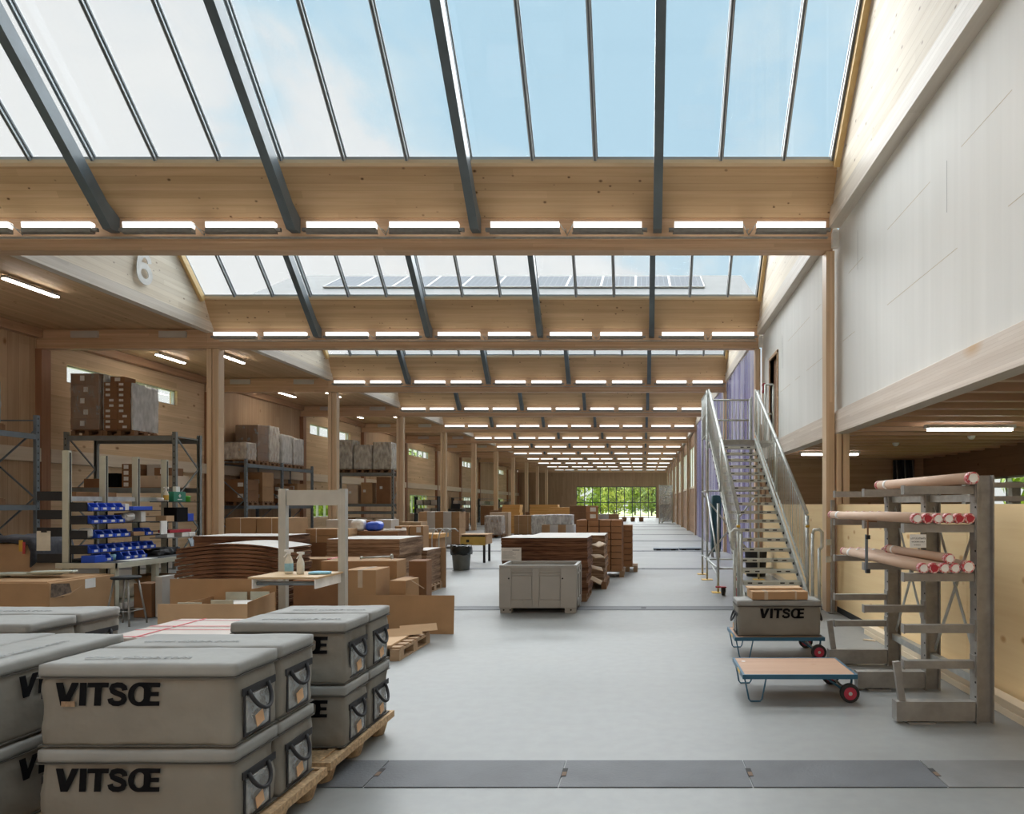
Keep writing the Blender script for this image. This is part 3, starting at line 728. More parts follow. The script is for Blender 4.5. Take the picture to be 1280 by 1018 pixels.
# ------------------------------------------------------------------ lettering
def wordmark(h, t=.003):
    """the crate wordmark, drawn in units of its height; returns a mesh builder in X (along), Z (up), front at Y=-t"""
    m = MB(); q = lambda P: [(x*h, z*h) for x, z in P]
    def pr(P): m.prism(q(P), -t, 0, 'Y')
    pr([(0,1),(.30,1),(.43,.40),(.31,0),(.20,0)]); pr([(.31,0),(.43,.40),(.69,1),(.985,1),(.49,0)])
    pr([(1.05,1),(1.325,1),(1.275,0),(1.0,0)])
    pr([(1.385,1),(2.29,1),(2.27,.80),(1.375,.80)]); pr([(1.70,.80),(1.97,.80),(1.92,0),(1.65,0)])
    m.stroke([(x*h, z*h) for x, z in [(2.985,.67),(2.96,.80),(2.83,.89),(2.65,.905),(2.48,.86),(2.42,.74),(2.46,.63),(2.60,.555),(2.79,.49),(2.92,.41),(2.95,.29),(2.88,.155),(2.70,.095),(2.50,.105),(2.38,.18),(2.345,.32)]], .225*h, -t, 0)
    for k in range(32):                                   # the round O, then the E that grows out of it
        a0, a1 = 2*PI*k/32, 2*PI*(k+1)/32
        pr([(3.62+rx*math.cos(q_)+.03*math.sin(q_), .5+rz*math.sin(q_)) for rx, rz, q_ in ((.49,.515,a0),(.49,.515,a1),(.245,.345,a1),(.245,.345,a0))])
    pr([(3.84,1),(4.10,1),(4.05,0),(3.79,0)])
    pr([(3.65,1.012),(4.52,1),(4.51,.81),(3.9,.81)]); pr([(4.0,.60),(4.46,.60),(4.45,.42),(4.0,.42)]); pr([(3.62,-.012),(4.47,0),(4.48,.19),(3.85,.19)])
    return m
def textmesh(s, size, mat, name):
    c = bpy.data.curves.new(name, 'FONT'); c.body = s; c.size = size; c.extrude = .0006
    o = bpy.data.objects.new(name, c); COL.objects.link(o); bpy.context.view_layer.update()
    me = bpy.data.meshes.new_from_object(o.evaluated_get(bpy.context.evaluated_depsgraph_get())); me.name = name
    bpy.data.objects.remove(o); me.materials.clear(); me.materials.append(mat)
    return me
WM = wordmark(.105).mesh('wordmark', K['black'])
URL = textmesh('www.vitsoe.com', .075, K['faint'], 'lid_print')
# ------------------------------------------------------------------ soft crates
def pocket(sag):
    """strap frame, document window, loop handle and orange card on one end of a crate (local: faces +X, centred on y=0, z from the bottom)"""
    fr = MB(); fr.box(0,.006,-.125,.165,.205,.24).box(0,.006,-.115,-.103,.022,.21).box(0,.006,.103,.115,.022,.21).box(0,.006,-.115,.115,.012,.024)
    wn = MB().soft(.02, .2, .175, 6, .003, sag, 8, 0, .024, .006)
    hd = MB(); P = []
    for i in range(13):
        a = PI*i/12; P.append((.010+.035*math.sin(a)*(1+sag*.15), -.085*math.cos(a), .225-.085*math.sin(a)*(1+.1*sag)))
    hd.path(P, .010, 8)
    return fr, wn, hd
PK = []
for s in range(3):
    f, w_, h_ = pocket(s)
    PK.append((f.mesh('strap_frame', K['strap']), w_.mesh('document_window', K['clear']), h_.mesh('handle', K['strap'])))
CARD = MB().box(0,.003,-.035,.03,-.03,.03).mesh('order_card', K['orange'])
CR = {}
def crate(loc, rz, w, tx, label, group, seed, back=False):
    d, h = .376, .385
    t = thing('fabric_crate', label, 'crate', loc, rz, group)
    key = (round(w,2), seed % 3)
    if key not in CR:
        b = MB().soft(w-.018, d-.016, h-.05, 30, .013, seed*1.7, 5.2, .003, 0, .016)
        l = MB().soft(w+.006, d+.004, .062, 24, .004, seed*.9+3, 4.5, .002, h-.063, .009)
        p = MB().box(-w/2-.004,w/2+.004,-d/2-.004,d/2+.004,h-.0685,h-.0635).box(-w/2+.0,w/2-.0,-d/2,d/2,.004,.011)
        sm = MB()
        for x in (-w/2+.05, w/2-.05): sm.box(x-.002,x+.002,-d/2-.001,-d/2+.01,.01,h-.07)
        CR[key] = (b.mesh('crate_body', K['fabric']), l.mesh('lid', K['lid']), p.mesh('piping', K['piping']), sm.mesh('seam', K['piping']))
    B, L, P, Sm = CR[key]
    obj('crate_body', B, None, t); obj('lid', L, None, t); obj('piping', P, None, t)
    obj('wordmark', WM, None, t, (-w/2+tx, -d/2-.006, h-.19), 0, 0, 'black bold wordmark')
    lp = obj('lid_print', URL, None, t, (-w/2+.13, -.10, h+.0062)); lp['label'] = 'faded grey web address'
    for sx in (1, -1):
        f, w_, h_ = PK[seed % 3]
        fo = obj('strap_frame', f, None, t, (sx*(w/2-.002), 0, .01), 0 if sx > 0 else PI)
        obj('document_window', w_, None, fo, (.0,0,.0)); fo.location.z = .012
        obj('handle', h_, None, t, (sx*(w/2-.004), 0, .012), 0 if sx > 0 else PI)
        c = obj('order_card', CARD, None, fo, (.021, -.01, .075)); c.rotation_euler = (.25, 0, 0); c['label'] = 'faded orange card in the clear window'
    return t
G = 'grey fabric crates stacked on pressed wood pallets'
zc = .145
def col2(x, y, rz, w, tx, la, lb, s, n=2):
    for k in range(n): crate((x, y, zc+.392*k), rz, w, tx, (la, lb)[k], G, s+k)
# stack with the full wordmark (front of the pile)
for i, (y, s) in enumerate(((3.395, 1), (3.785, 2))):
    pos = ['showing its full black wordmark', 'behind the full-wordmark crate'][i]
    col2(-2.314+.003*i, y, 0, .9, .09, 'grey fabric crate %s, lower one of the two' % pos, 'grey fabric crate %s, top one of the two' % pos, s)
obj('worn_patch', MB().box(.0,.062,-.0045,-.001,-.004,.020), K['worn'], bpy.data.objects['fabric_crate.001'], (-.335,-.1935,.195), 0, 0, 'worn tan patch under the V')
# stack behind it, wordmark half hidden
for i, (y, s) in enumerate(((4.51, 3), (4.90, 5))):
    pos = ['half hidden behind the full-wordmark stack, only its last letter showing', 'at the aisle corner next to the floor duct cover'][i]
    col2(-2.185, y, 0, .70, .125, ['grey fabric crate half hidden behind the full-wordmark stack, its last letter showing, bottom', 'bottom grey fabric crate at the back of the half hidden stack'][i],
         ['grey fabric crate half hidden behind the full-wordmark stack, its last letter showing, top', 'top grey fabric crate at the back of the half hidden stack'][i], s)
# stack turned end-on beside it (text to the aisle)
for i, x in enumerate((-3.13, -3.52)):
    col2(x, 3.53, PI/2, .9, .225, ['bottom turned grey crate showing only a letter V', 'bottom turned grey crate behind the letter V one'][i], ['top turned grey crate showing only a letter V', 'top turned grey crate behind the letter V one'][i], 4+i)
for i, y in enumerate((4.46, 4.85)):
    col2(-4.20, y, 0, .9, .2, 'bottom grey crate of the pale-topped stack before the torn carton, %s row' % ['front', 'back'][i], 'top grey crate of the pale-topped stack before the torn carton, %s row' % ['front', 'back'][i], 7+i)
# pressed wood pallets
def inka(w, d):
    dk = MB().box(-w/2+.029,w/2-.029,-d/2+.029,d/2-.029,.112,.134).box(-w/2,w/2,-d/2,-d/2+.03,.10,.145).box(-w/2,w/2,d/2-.03,d/2,.10,.145).box(-w/2,-w/2+.03,-d/2+.0301,d/2-.0301,.10,.145).box(w/2-.03,w/2,-d/2+.0301,d/2-.0301,.10,.145)
    ft = MB().lathe([(.055,0),(.062,.008),(.085,.09),(.098,.128)], 14)
    rib = MB()
    for i in range(4): x = -w/2+w*(i+.5)/4; rib.box(x-.02,x+.02,-d/2+.03,d/2-.03,.134,.144)
    return dk.mesh('pallet_deck', K['inka']), ft.mesh('cup_foot', K['inka']), rib.mesh('deck_rib', K['inka'])
def inka_pallet(loc, w, d, label, rz=0):
    t = thing('pressed_wood_pallet', label, 'pallet', loc, rz, 'pressed wood pallets under the grey crates'); dk, ft, rb = inka(w, d)
    obj('pallet_deck', dk, None, t); obj('deck_rib', rb, None, t)
    for i in (-1,0,1):
        for j in (-1,0,1): obj('cup_foot', ft, None, t, (i*(w/2-.1), j*(d/2-.1), 0))
inka_pallet((-2.29, 3.59, 0), .97, .86, 'chipboard cup-foot pallet under the full-wordmark crate stack')
inka_pallet((-2.215, 4.61, 0), .80, 1.05, 'chipboard cup-foot pallet with its empty corner by the floor duct cover')
inka_pallet((-3.32, 3.53, 0), .82, .96, 'chipboard cup-foot pallet under the turned grey crates')
inka_pallet((-4.20, 4.65, 0), .96, .84, 'chipboard cup-foot pallet under the pale-topped crate stack')

# ------------------------------------------------------------------ wooden pallets and cartons
PAL = {}
def wpallet(x, y, w, d, label, group='wooden pallets on the floor', z=0, rz=0, dark=False, h=.14):
    key = (w, d, dark, h)
    if key not in PAL:
        mt = K['palletd' if dark else 'pallet']; tp = MB(); nb = max(3, int(d/.16))
        for i in range(nb): yy = -d/2+d*(i+.5)/nb; tp.box(-w/2,w/2,yy-.05,yy+.05,h-.022,h)
        for xx in (-w/2+.05,0,w/2-.05): tp.box(xx-.05,xx+.05,-d/2,d/2,h-.044,h-.0222)
        bl = MB()
        for yy in (-d/2+.07,0,d/2-.07): bl.box(-.05,.05,yy-.07,yy+.07,.018,h-.0444)
        bl.box(-.05,.05,-d/2,d/2,0,.018)
        PAL[key] = (tp.mesh('pallet_deck', mt), bl.mesh('pallet_runner', mt))
    tp, bl = PAL[key]
    t = thing('wooden_pallet', label, 'pallet', (x,y,z), rz, group)
    obj('pallet_deck', tp, None, t)
    for xx in (-w/2+.05, 0, w/2-.05): obj('pallet_runner', bl, None, t, (xx,0,0))
    return t
def carton(x, y, z, w, d, h, label, group=None, mat='card', rz=0, tape=True, lab=None, name='cardboard_box', straps=0):
    """x,y = centre of the base"""
    t = thing(name, label, 'box', (x,y,z), rz, group)
    obj('carton_body', MB().box(-w/2,w/2,-d/2,d/2,.0005,h-.001), K[mat], t, bevel=.006)
    if tape: obj('parcel_tape', MB().box(-.03,.03,-d/2-.0015,d/2+.0015,h-.0005,h+.001).box(-.03,.03,-d/2-.002,-d/2-.0005,h*.72,h), K['tape'], t)
    if lab: obj('paper_label', MB().box(lab[0]-lab[2]/2,lab[0]+lab[2]/2,-d/2-.002,-d/2-.0003,lab[1]-lab[3]/2,lab[1]+lab[3]/2), K['label'], t)
    for i in range(straps):
        xx = -w/2 + w*(i+.5)/straps; obj('strap', MB().box(xx-.006,xx+.006,-d/2-.002,d/2+.002,-.000,h+.002), K['cream'], t)
    return t
# flat white cartons with red tape between the crate stacks
for i, y in enumerate((4.93, 5.34)):
    t = carton(-3.15, y, 0, .98, .395, .75, 'flat white topped carton with red tape lines beside the grey crates, %s one' % ['front', 'back'][i], 'white topped cartons with red tape', 'pinkboard', 0, False)
    obj('red_tape', MB().box(-.492,.492,-.16,-.14,.75,.7515).box(-.492,.492,.1,.112,.75,.7515).box(-.3,-.28,-.19,.19,.7516,.753), K['redtape'], t)

# open tray carton with pale cards
t = thing('open_carton', 'open brown carton of pale cards in front of the sagging cardboard', 'box', (-4.85, 8.0, 0), 0)
obj('rear_panel', MB().box(-.86,.42,.48,.487,.02,.75), K['card'], t); obj('front_flap', MB().prism([(-.49,.02),(-.482,.02),(-.482,.585),(-.49,.585)],-.34,.62), K['card3'], t)
obj('side_panel', MB().box(-.34,-.333,-.48,.48,.02,.54), K['card'], t); obj('side_panel', MB().bar((.62,-.48,.31),(.41,.48,.31),.007,.58), K['card'], t); obj('carton_base', MB().box(-.332,.40,-.48,.48,0,.02), K['card'], t)
o = obj('carton_filler', MB().box(-.32,.38,-.44,.44,0,.34), K['card2'], None, (-4.85,8.0,.022)); tag(o, 'brown boards filling the open carton', 'board')
o = obj('foam_sheet', MB().soft(.42,.50,.15,10,.006,2,4,0,0,.01), K['cardw'], None, (-4.67,8.1,.364)); tag(o, 'white foam sheet lying in the open carton', 'foam')
for i, (x, y, w_, h_, a) in enumerate(((-5.02,7.78,.26,.20,.02),(-4.60,7.68,.25,.24,-.06),(-4.86,8.40,.25,.24,.03),(-4.58,8.40,.22,.245,.0))):
    o = obj('spacer_card', MB().box(-w_/2,w_/2,-.006,.006,0,h_), K['greenpale'], None, (x,y,.363), a)
    tag(o, ['pale green card at the corner of the open carton by the stool side', 'pale green card before the white foam sheet', 'pale green card behind the white foam sheet', 'pale green card at the carton end by the packing bench'][i], 'card', 'pale cards in the open carton')
# ------------------------------------------------------------------ packing bench with tall posts
t = thing('packing_bench', 'small packing bench with two tall aluminium posts and a wooden top', 'bench', (-3.87, 8.25, 0))
for x in (-.35, .35):
    p = MB().box(x-.042,x+.042,-.04,.04,.012,1.835)
    for xx in (x-.02, x+.02): p.box(xx-.004,xx+.004,-.042,-.04,.03,1.82)
    obj('post', p, K['benchalu'], t, bevel=.004)
    obj('foot_bar', MB().box(x-.04,x+.04,-.55,.3,0,.05), K['benchalu'], t)
obj('header_panel', MB().box(-.305,.305,-.02,.02,1.64,1.82).box(-.305,.305,-.024,-.02,1.775,1.78), K['benchalu'], t)
obj('worktop', MB().box(-.38,.37,-.70,-.042,.845,.868), K['benchwood'], t, bevel=.004)
obj('bracket', MB().box(.33,.345,-.68,-.045,.74,.844), K['whitepaint'], t); obj('bracket', MB().box(-.345,-.33,-.68,-.045,.74,.844), K['whitepaint'], t)
obj('roll_bar', MB().tube((-.33,-.6,.79),(.33,-.6,.79),.022,10), K['bluegrey'], t)
def spray(x, y, z, lab, colr, s=1.0, rz=0, body='cream'):
    t = thing('spray_bottle', lab, 'bottle', (x,y,z), rz)
    obj('bottle_body', MB().lathe([(.038*s,0),(.042*s,.01*s),(.042*s,.13*s),(.03*s,.17*s),(.015*s,.20*s),(.015*s,.215*s)],16), K[body], t)
    obj('trigger_head', MB().box(-.018*s,.045*s,-.012*s,.012*s,.232*s,.262*s).tube((0,0,.21*s),(0,0,.235*s),.018*s,10).bar((-.01*s,0,.232*s),(-.05*s,0,.18*s),.012*s,.01*s).tube((-.045*s,0,.25*s),(-.01*s,0,.25*s),.01*s,8), K['whitepaint'], t)
    obj('bottle_label', MB().lathe([(.0426*s,.03*s),(.0428*s,.035*s),(.0428*s,.11*s),(.0426*s,.115*s)],16), K[colr], t)
spray(-3.98, 7.9, .869, 'cream spray bottle with blue label on the packing bench', 'cyan', 1.05, .4)
spray(-3.84, 7.88, .869, 'cream spray bottle with plain label on the packing bench', 'cream', .95, -.2)
o = obj('folded_cloth', MB().soft(.22,.14,.03,8,.006,4,8,.004,0,.01), K['cyan'], None, (-3.62,7.88,.869), .15); tag(o, 'pale blue folded cloth on the packing bench', 'cloth')

# ------------------------------------------------------------------ stacks of flat cardboard
def curved(w, d, th, sag, seed, nx=16):
    m = MB(); rnd = random.Random(seed); ph = .1
    b = 0
    for i in range(nx+1):
        u = i/nx*2-1; z = -sag*(u-ph*.3)**2 
        x = u*w/2 + rnd.uniform(-.004,.004)
        for yy, zz in ((-d/2+.008*math.sin(u*3+seed),0),(d/2,0),(d/2,th),(-d/2+.008*math.sin(u*3+seed),th)): m.v.append((x,yy,z+zz))
        if i:
            a = 4*(i-1); c = 4*i
            for q in range(4):
                r = (q+1) % 4; m.face((a+q, c+q, c+r, a+r), 1 if q == 2 else 0)
    m.face((0,1,2,3)); e = 4*nx; m.face((e+3,e+2,e+1,e))
    return m
wpallet(-5.50, 9.75, 1.4, .95, 'dark pallet under the sagging stack of cardboard sheets', dark=True)
NS = 18
for k in range(NS):
    th = .041; z = .20+.052*k
    w_ = 1.37; sag = .07
    o = obj('cardboard_sheet', curved(w_, .9, th if k < NS-1 else .02, sag, k), [K['edge'], K['cardw' if k == NS-1 else 'card']], None, (-5.50+.014*math.sin(k*2.3), 9.75+.02*math.sin(k*1.7), z+.03))
    tag(o, 'sagging brown cardboard sheet behind the open carton, %s in its pile from the top' % ORD[NS-1-k], 'cardboard', 'sheets in the sagging cardboard pile')
def flatstack(x, y, w, d, z0, hs, label, group, mats=('edge','card'), top='cardw', jit=.02, rz=0, seed=1):
    rnd = random.Random(seed); z = z0
    for i, h in enumerate(hs):
        last = i == len(hs)-1; m = MB()
        dx, dy = rnd.uniform(-jit,jit), rnd.uniform(-jit,jit)
        nn = max(2, int(h/.02)); 
        for q in range(nn):
            e = rnd.uniform(-.006,.006); m.box(-w/2+e,w/2+e,-d/2+e,d/2+e*.5,z*0+h*q/nn,h*(q+1)/nn-.002, 0)
        m.box(-w/2+.002,w/2-.002,-d/2+.002,d/2-.002,h-.0019,h-.0005, 1)
        o = obj('cardboard_bundle', m, [K[mats[0]], K[top if last else mats[1]]], None, (x+dx,y+dy,z), rz)
        tag(o, label % (['topmost','second from the top','third from the top','fourth from the top','fifth from the top','sixth from the top','seventh from the top','eighth from the top','ninth from the top','tenth from the top'][len(hs)-1-i]), 'cardboard', group)
        z += h
    return z
wpallet(-6.42, 11.6, 1.4, 1.0, 'pallet under the flat cardboard bundles beside the workbench')
flatstack(-6.42, 11.6, 1.38, .98, .141, [.25,.27,.27,.22], 'brown flat cardboard bundle beside the workbench, %s', 'bundles beside the workbench', seed=3)
wpallet(-4.62, 12.2, 1.25, 1.25, 'pallet under the tall white topped cardboard stack')
flatstack(-4.62, 12.2, 1.2, 1.25, .141, [.2,.22,.25,.27], 'brown cardboard bundle in the tall white topped stack by the aisle, %s', 'bundles in the tall white topped stack', ('edge2','card'), seed=4)
wpallet(-4.15, 13.45, .36, .95, 'pallet under the narrow striped cardboard stack')
flatstack(-4.15, 13.45, .30, .92, .141, [.13,.13,.14,.13,.13], 'striped cardboard bundle in the narrow stack at the aisle edge, %s', 'bundles in the narrow striped stack', ('edge2','card3'), seed=5, jit=.006)
o = obj('cardboard_sheet', MB().box(-.20,.09,-.006,.006,0,.80), K['card3'], None, (-4.0,13.97,.0)); tag(o, 'brown cardboard sheet standing against the narrow striped stack', 'cardboard')
# the pair of sheet stacks behind the grey pallet box
wpallet(-1.67, 12.5, 1.45, 1.2, 'pallet with a red corner under the cardboard sheets behind the grey pallet box', dark=True)
flatstack(-1.67, 12.5, 1.46, 1.15, .141, [.17,.17,.17,.155,.14,.14], 'dark brown cardboard bundle behind the grey pallet box, %s', 'bundles behind the grey pallet box', ('edge','card2'), seed=6, jit=.03)
t = thing('hanging_paper_sheet', 'printed white sheet stuck on the cardboard bundles behind the pallet box', 'paper', (-2.22,11.88,.70))
obj('sheet', MB().box(-.17,.17,-.002,.0,0,.22), K['paper'], t)
pm = MB()
for i in range(6): pm.box(-.15,.02+.03*(i%3),-.003,-.002,.15-.022*i,.156-.022*i)
pm.box(.02,.14,-.003,-.002,.17,.185); obj('print', pm, K['faint'], t)
wpallet(-1.45, 14.3, 1.5, 1.3, 'pallet under the second cardboard stack behind the grey pallet box', dark=True)
flatstack(-1.45, 14.3, 1.42, 1.25, .141, [.23,.23,.23,.22], 'brown cardboard bundle in the second stack from the pallet box, %s', 'bundles in the second stack from the pallet box', ('edge2','card'), seed=7)
for k in range(4):
    o = obj('hanging_flap', MB().soft(.20,.16,.012,6,.01,k,6,0,0,.004), K['cardpale'], None, (-.80+.01*k,12.1+.1*k,.34+.2*k), .4*k); o.rotation_euler = (.3,.5-.25*k,.3*k)
    tag(o, 'crumpled pale cardboard flap on the bundles behind the pallet box, %s from the floor' % ORD[k], 'cardboard', 'crumpled flaps behind the pallet box')
# grey plastic pallet box
t = thing('pallet_box', 'grey plastic pallet box standing alone in the aisle', 'crate', (-1.585, 11.05, 0))
w2, d2, H = .575, .40, .73
b = MB()
b.box(-w2,w2,-d2,-d2+.02,.1,H-.05).box(-w2,w2,d2-.02,d2,.1,H-.05).box(-w2,-w2+.02,-d2+.02,d2-.02,.1,H-.05).box(w2-.02,w2,-d2+.02,d2-.02,.1,H-.05).box(-w2+.02,w2-.02,-d2+.02,d2-.02,.1,.14)
obj('box_wall', b, K['greyplastic'], t)
r = MB()
for a in ((-w2-.012,w2+.012,-d2-.012,-d2+.035),(-w2-.012,w2+.012,d2-.035,d2+.012),(-w2-.012,-w2+.035,-d2+.035,d2-.035),(w2-.035,w2+.012,-d2+.035,d2-.035)): r.box(*a, H-.05, H)
obj('rim', r, K['greyplastic'], t, bevel=.006)
ribs = MB(); y0 = -d2-.022
for x0, x1 in ((-w2-.012,-.405),(-.085,.02),(.345,w2+.012)): ribs.box(x0,x1,y0,-d2,.08,H-.05)
for x0, x1 in ((-.405,-.085),(.02,.345)): ribs.box(x0,x1,y0,-d2,.08,.20).box(x0,x1,y0,-d2,.575,.60).box(x0,x1,y0,-d2,.625,.64).box(x0+.01,x1-.01,y0+.012,-d2,.21,.565)
for yy0, yy1 in ((-d2,-d2+.12),(-.06,.06),(d2-.12,d2)): ribs.box(w2,w2+.02,yy0,yy1,.08,H-.05)
ribs.box(w2,w2+.02,-d2,d2,.08,.2).box(w2,w2+.02,-d2,d2,.57,.6)
obj('wall_rib', ribs, K['greyplastic'], t, bevel=.004)
for sx in (-1,1):
    for sy in (-1,1): obj('foot', MB().box(sx*w2-.0 if sx < 0 else w2-.17, sx*w2+.17 if sx < 0 else w2, sy*d2 if sy < 0 else d2-.15, sy*d2+.15 if sy < 0 else d2, 0, .0995), K['greyplastic'], t, bevel=.004)
obj('drain_plug', MB().tube((-.25,y0-.018,.165),(-.25,y0,.165),.035,16), K['greyplastic'], t)
for x, z in ((-.44,.53),(.375,.53),(-.52,.05),(-.42,.05),(.40,.05),(.5,.05)): obj('hole_plug', MB().tube((x,y0-.003 if z > .1 else -d2-.003,z),(x,y0+.01,z),.013,10), K['dark'], t)
# block of small cartons on a pallet behind
wpallet(-.98, 16.40, 1.12, 1.0, 'pallet under the block of small brown cartons'); 
cw, ch = .263, .146
for c in range(4):
    for r_ in range(8):
        z = .141+ch*r_
        carton(-.98+(c-1.5)*cw, 16.1, z, cw-.018, .38, ch-.012, 'small brown carton in the block behind the cardboard stacks, row %s up, %s column' % (ORD[r_], ORD[c]), 'small cartons in the block', 'cardred', 0, False)
for r_ in range(8): carton(-.98, 16.7, .141+ch*r_, 1.04, .62, ch-.008, 'long brown carton at the back of the small carton block, %s layer up' % ORD[r_], 'long cartons behind the block', 'card2', 0, False)
o = obj('packing_strap', MB().box(-.01,.01,-.002,.0,0,1.18), K['strap'], None, (-.98,15.905,.14)); tag(o, 'black packing strap down the block of small cartons', 'strap')
for r_ in range(2): carton(-1.15, 16.1, .141+ch*8+.155*r_, .26, .36, .15, 'brown carton with a white label on top of the block, %s' % ['lower', 'upper'][r_], 'labelled cartons on the block', 'cardred', 0, False, (.03,.075,.13,.09))
wpallet(-.37, 17.6, .5, .9, 'pallet under the slim column of cartons at the aisle')
for r_ in range(7): carton(-.37, 17.5, .141+.145*r_, .25, .6, .132, 'brown carton in the slim column beside the carton block, %s layer up' % ORD[r_], 'cartons in the slim column', 'cardred', 0, False)

# ------------------------------------------------------------------ cartons and odds along the aisle side of the packing bench
carton(-3.62, 9.25, 0, .40, .5, .81, 'upright brown carton at the packing bench post', None, 'card', 0, True)
carton(-4.22, 9.45, 0, .72, .5, .66, 'wide dark brown carton behind the packing bench', None, 'card2', 0, False)
carton(-3.98, 10.05, 0, 1.05, .45, .86, 'long low brown carton behind the upright one', None, 'card', .04, False)
carton(-3.36, 9.90, 0, .14, .4, .62, 'narrow dark carton beside the upright one', None, 'card2', 0, False)
carton(-3.17, 9.35, 0, .22, .42, .66, 'small upright carton with an open white flap', None, 'card', -.1, False)
o = obj('white_flap', MB().box(-.1,.1,-.07,.07,0,.006), K['cardpale'], None, (-2.95,9.2,.60)); o.rotation_euler = (-.2,.6,.2); tag(o, 'white carton flap hanging open above the cardboard sheet', 'cardboard')
carton(-3.40, 10.75, 0, .26, .4, .80, 'tall open brown carton before the striped stack', None, 'card2', .1, False)
o = obj('metal_rod', MB().tube((-.22,0,.02),(.18,.02,.035),.014,10).tube((.18,.02,.035),(.2,.02,.036),.04,12).tube((-.25,0,.018),(-.22,0,.02),.02,10), K['steel'], None, (-3.75,9.95,.875)); tag(o, 'grey gas strut lying on the long low carton', 'rod')
o = obj('cardboard_sheet', MB().box(-.62,.62,-.004,.004,0,.49), K['card'], None, (-3.08,9.24+.35,.0), -.06)
o.rotation_euler = (-.06,0,-.04); tag(o, 'flat brown cardboard sheet standing on the floor by the aisle', 'cardboard')
o.location = (-3.02, 8.95, 0)
wpallet(-3.0, 7.9, .9, 1.0, 'low wooden pallet with board offcuts beside the grey crates', rz=-.02)
o = obj('board_offcut', MB().box(-.42,.36,-.45,.3,0,.02), K['card3'], None, (-3.02,7.85,.142)); tag(o, 'pale board sheet lying on the low pallet', 'board')
for k in range(2):
    o = obj('corner_profile', MB().prism([(-.07,0),(0,.075),(.07,0),(.06,-.0),(0,.062),(-.06,-.0)], -.21, .21, 'X'), K['card3'], None, (-2.74+.10*k,8.02+.24*k,.164), .5); tag(o, 'folded cardboard corner profile on the low pallet, %s from the grey crates' % ORD[k], 'cardboard', 'corner profiles on the low pallet')
# long cartons behind the bench
carton(-4.95, 11.0, 0, 1.15, .5, .62, 'long brown carton under the red taped one', None, 'card', 0, False)
t = carton(-4.60, 10.8, .62, 1.25, .42, .21, 'long brown carton with red tape strips', None, 'card', 0, False, (.1,.12,.3,.02))
for x in (-.12, .36): obj('red_tape', MB().box(x-.035,x+.035,-.2135,.2135,-.0,.213), K['redtape'], t)
carton(-5.85, 12.75, 0, .8, .55, .97, 'brown carton under the two strapped long boxes', None, 'card2', 0, False)
for k in range(2): carton(-5.62, 12.7, .97+.125*k, .76, .4, .123, 'long strapped brown carton with white end label, %s of two' % ['lower','upper'][k], 'strapped long cartons', 'card', 0, False, (.33,.06,.05,.08), straps=2)
carton(-4.95, 13.15, 0, .9, .5, 1.16, 'low brown carton under the blue bags', None, 'card2', 0, False)
o = obj('blue_bag', MB().soft(.26,.24,.16,10,.02,6,6,.01,0,.05), K['blue'], None, (-5.0,13.1,1.161)); tag(o, 'bright blue plastic bag on a brown carton', 'bag')
o = obj('white_bag', MB().soft(.24,.2,.2,10,.03,9,6,.01,0,.05), K['paper'], None, (-5.62-.0,13.05,1.161)); o.location.x = -5.29; tag(o, 'crumpled white paper bag beside the blue bag', 'bag')
o = obj('white_board', MB().box(-.2,.2,-.12,.12,0,.03), K['paper'], None, (-4.62,13.1,1.161), .3); tag(o, 'white board scrap beside the blue bag', 'board')
wpallet(-7.7, 14.6, 1.5, 1.1, 'pallet under the strapped cardboard cubes by the column')
for k in range(2):
    carton(-7.99+.62*k, 14.4, .141, .60, .9, 1.24, 'tall strapped brown carton block before the west racks, %s' % ['by the column', 'by the bench post'][k], 'tall strapped carton blocks', 'card', 0, False, straps=1)
for k in range(4):
    carton(-6.75+.36*k, 15.6, 0, .34, .5, 1.32 if k != 2 else 1.30, 'white wrapped parcel block behind the packing bench header, %s along' % ORD[k], 'white wrapped parcels', 'cardw' if k != 2 else 'card2', 0, False)
for k in range(2): carton(-5.25+.32*k, 15.5, 0, .30, .4, 1.18, 'small brown carton block with white label behind the bench, %s' % ORD[k], 'labelled small blocks', 'card', 0, False, (.05,1.1,.1,.12))
# orange boards with hand truck handles behind them
o = obj('orange_board', MB().box(-.75,.62,-.5,.5,0,.10), K['orangewood'], None, (-5.45,17.0,.85)); tag(o, 'orange varnished board lying on cartons by the hoop handles', 'board')
carton(-5.5, 17.0, 0, 1.25, .9, .85, 'brown carton carrying the orange board', None, 'card', 0, False)
for k in range(4):
    P = [(0,0,0),(.0,0,.9),(.02,.02,1.0),(.08,.06,1.08),(.18,.12,1.09),(.25,.16,1.02)]
    o = obj('hoop_handle', MB().path(P, .014, 8), K['steel'], None, (-5.02+.16*k,16.2,.0)); tag(o, 'curved steel trolley handle beside the orange board, %s along' % ORD[k], 'handle', 'curved trolley handles')

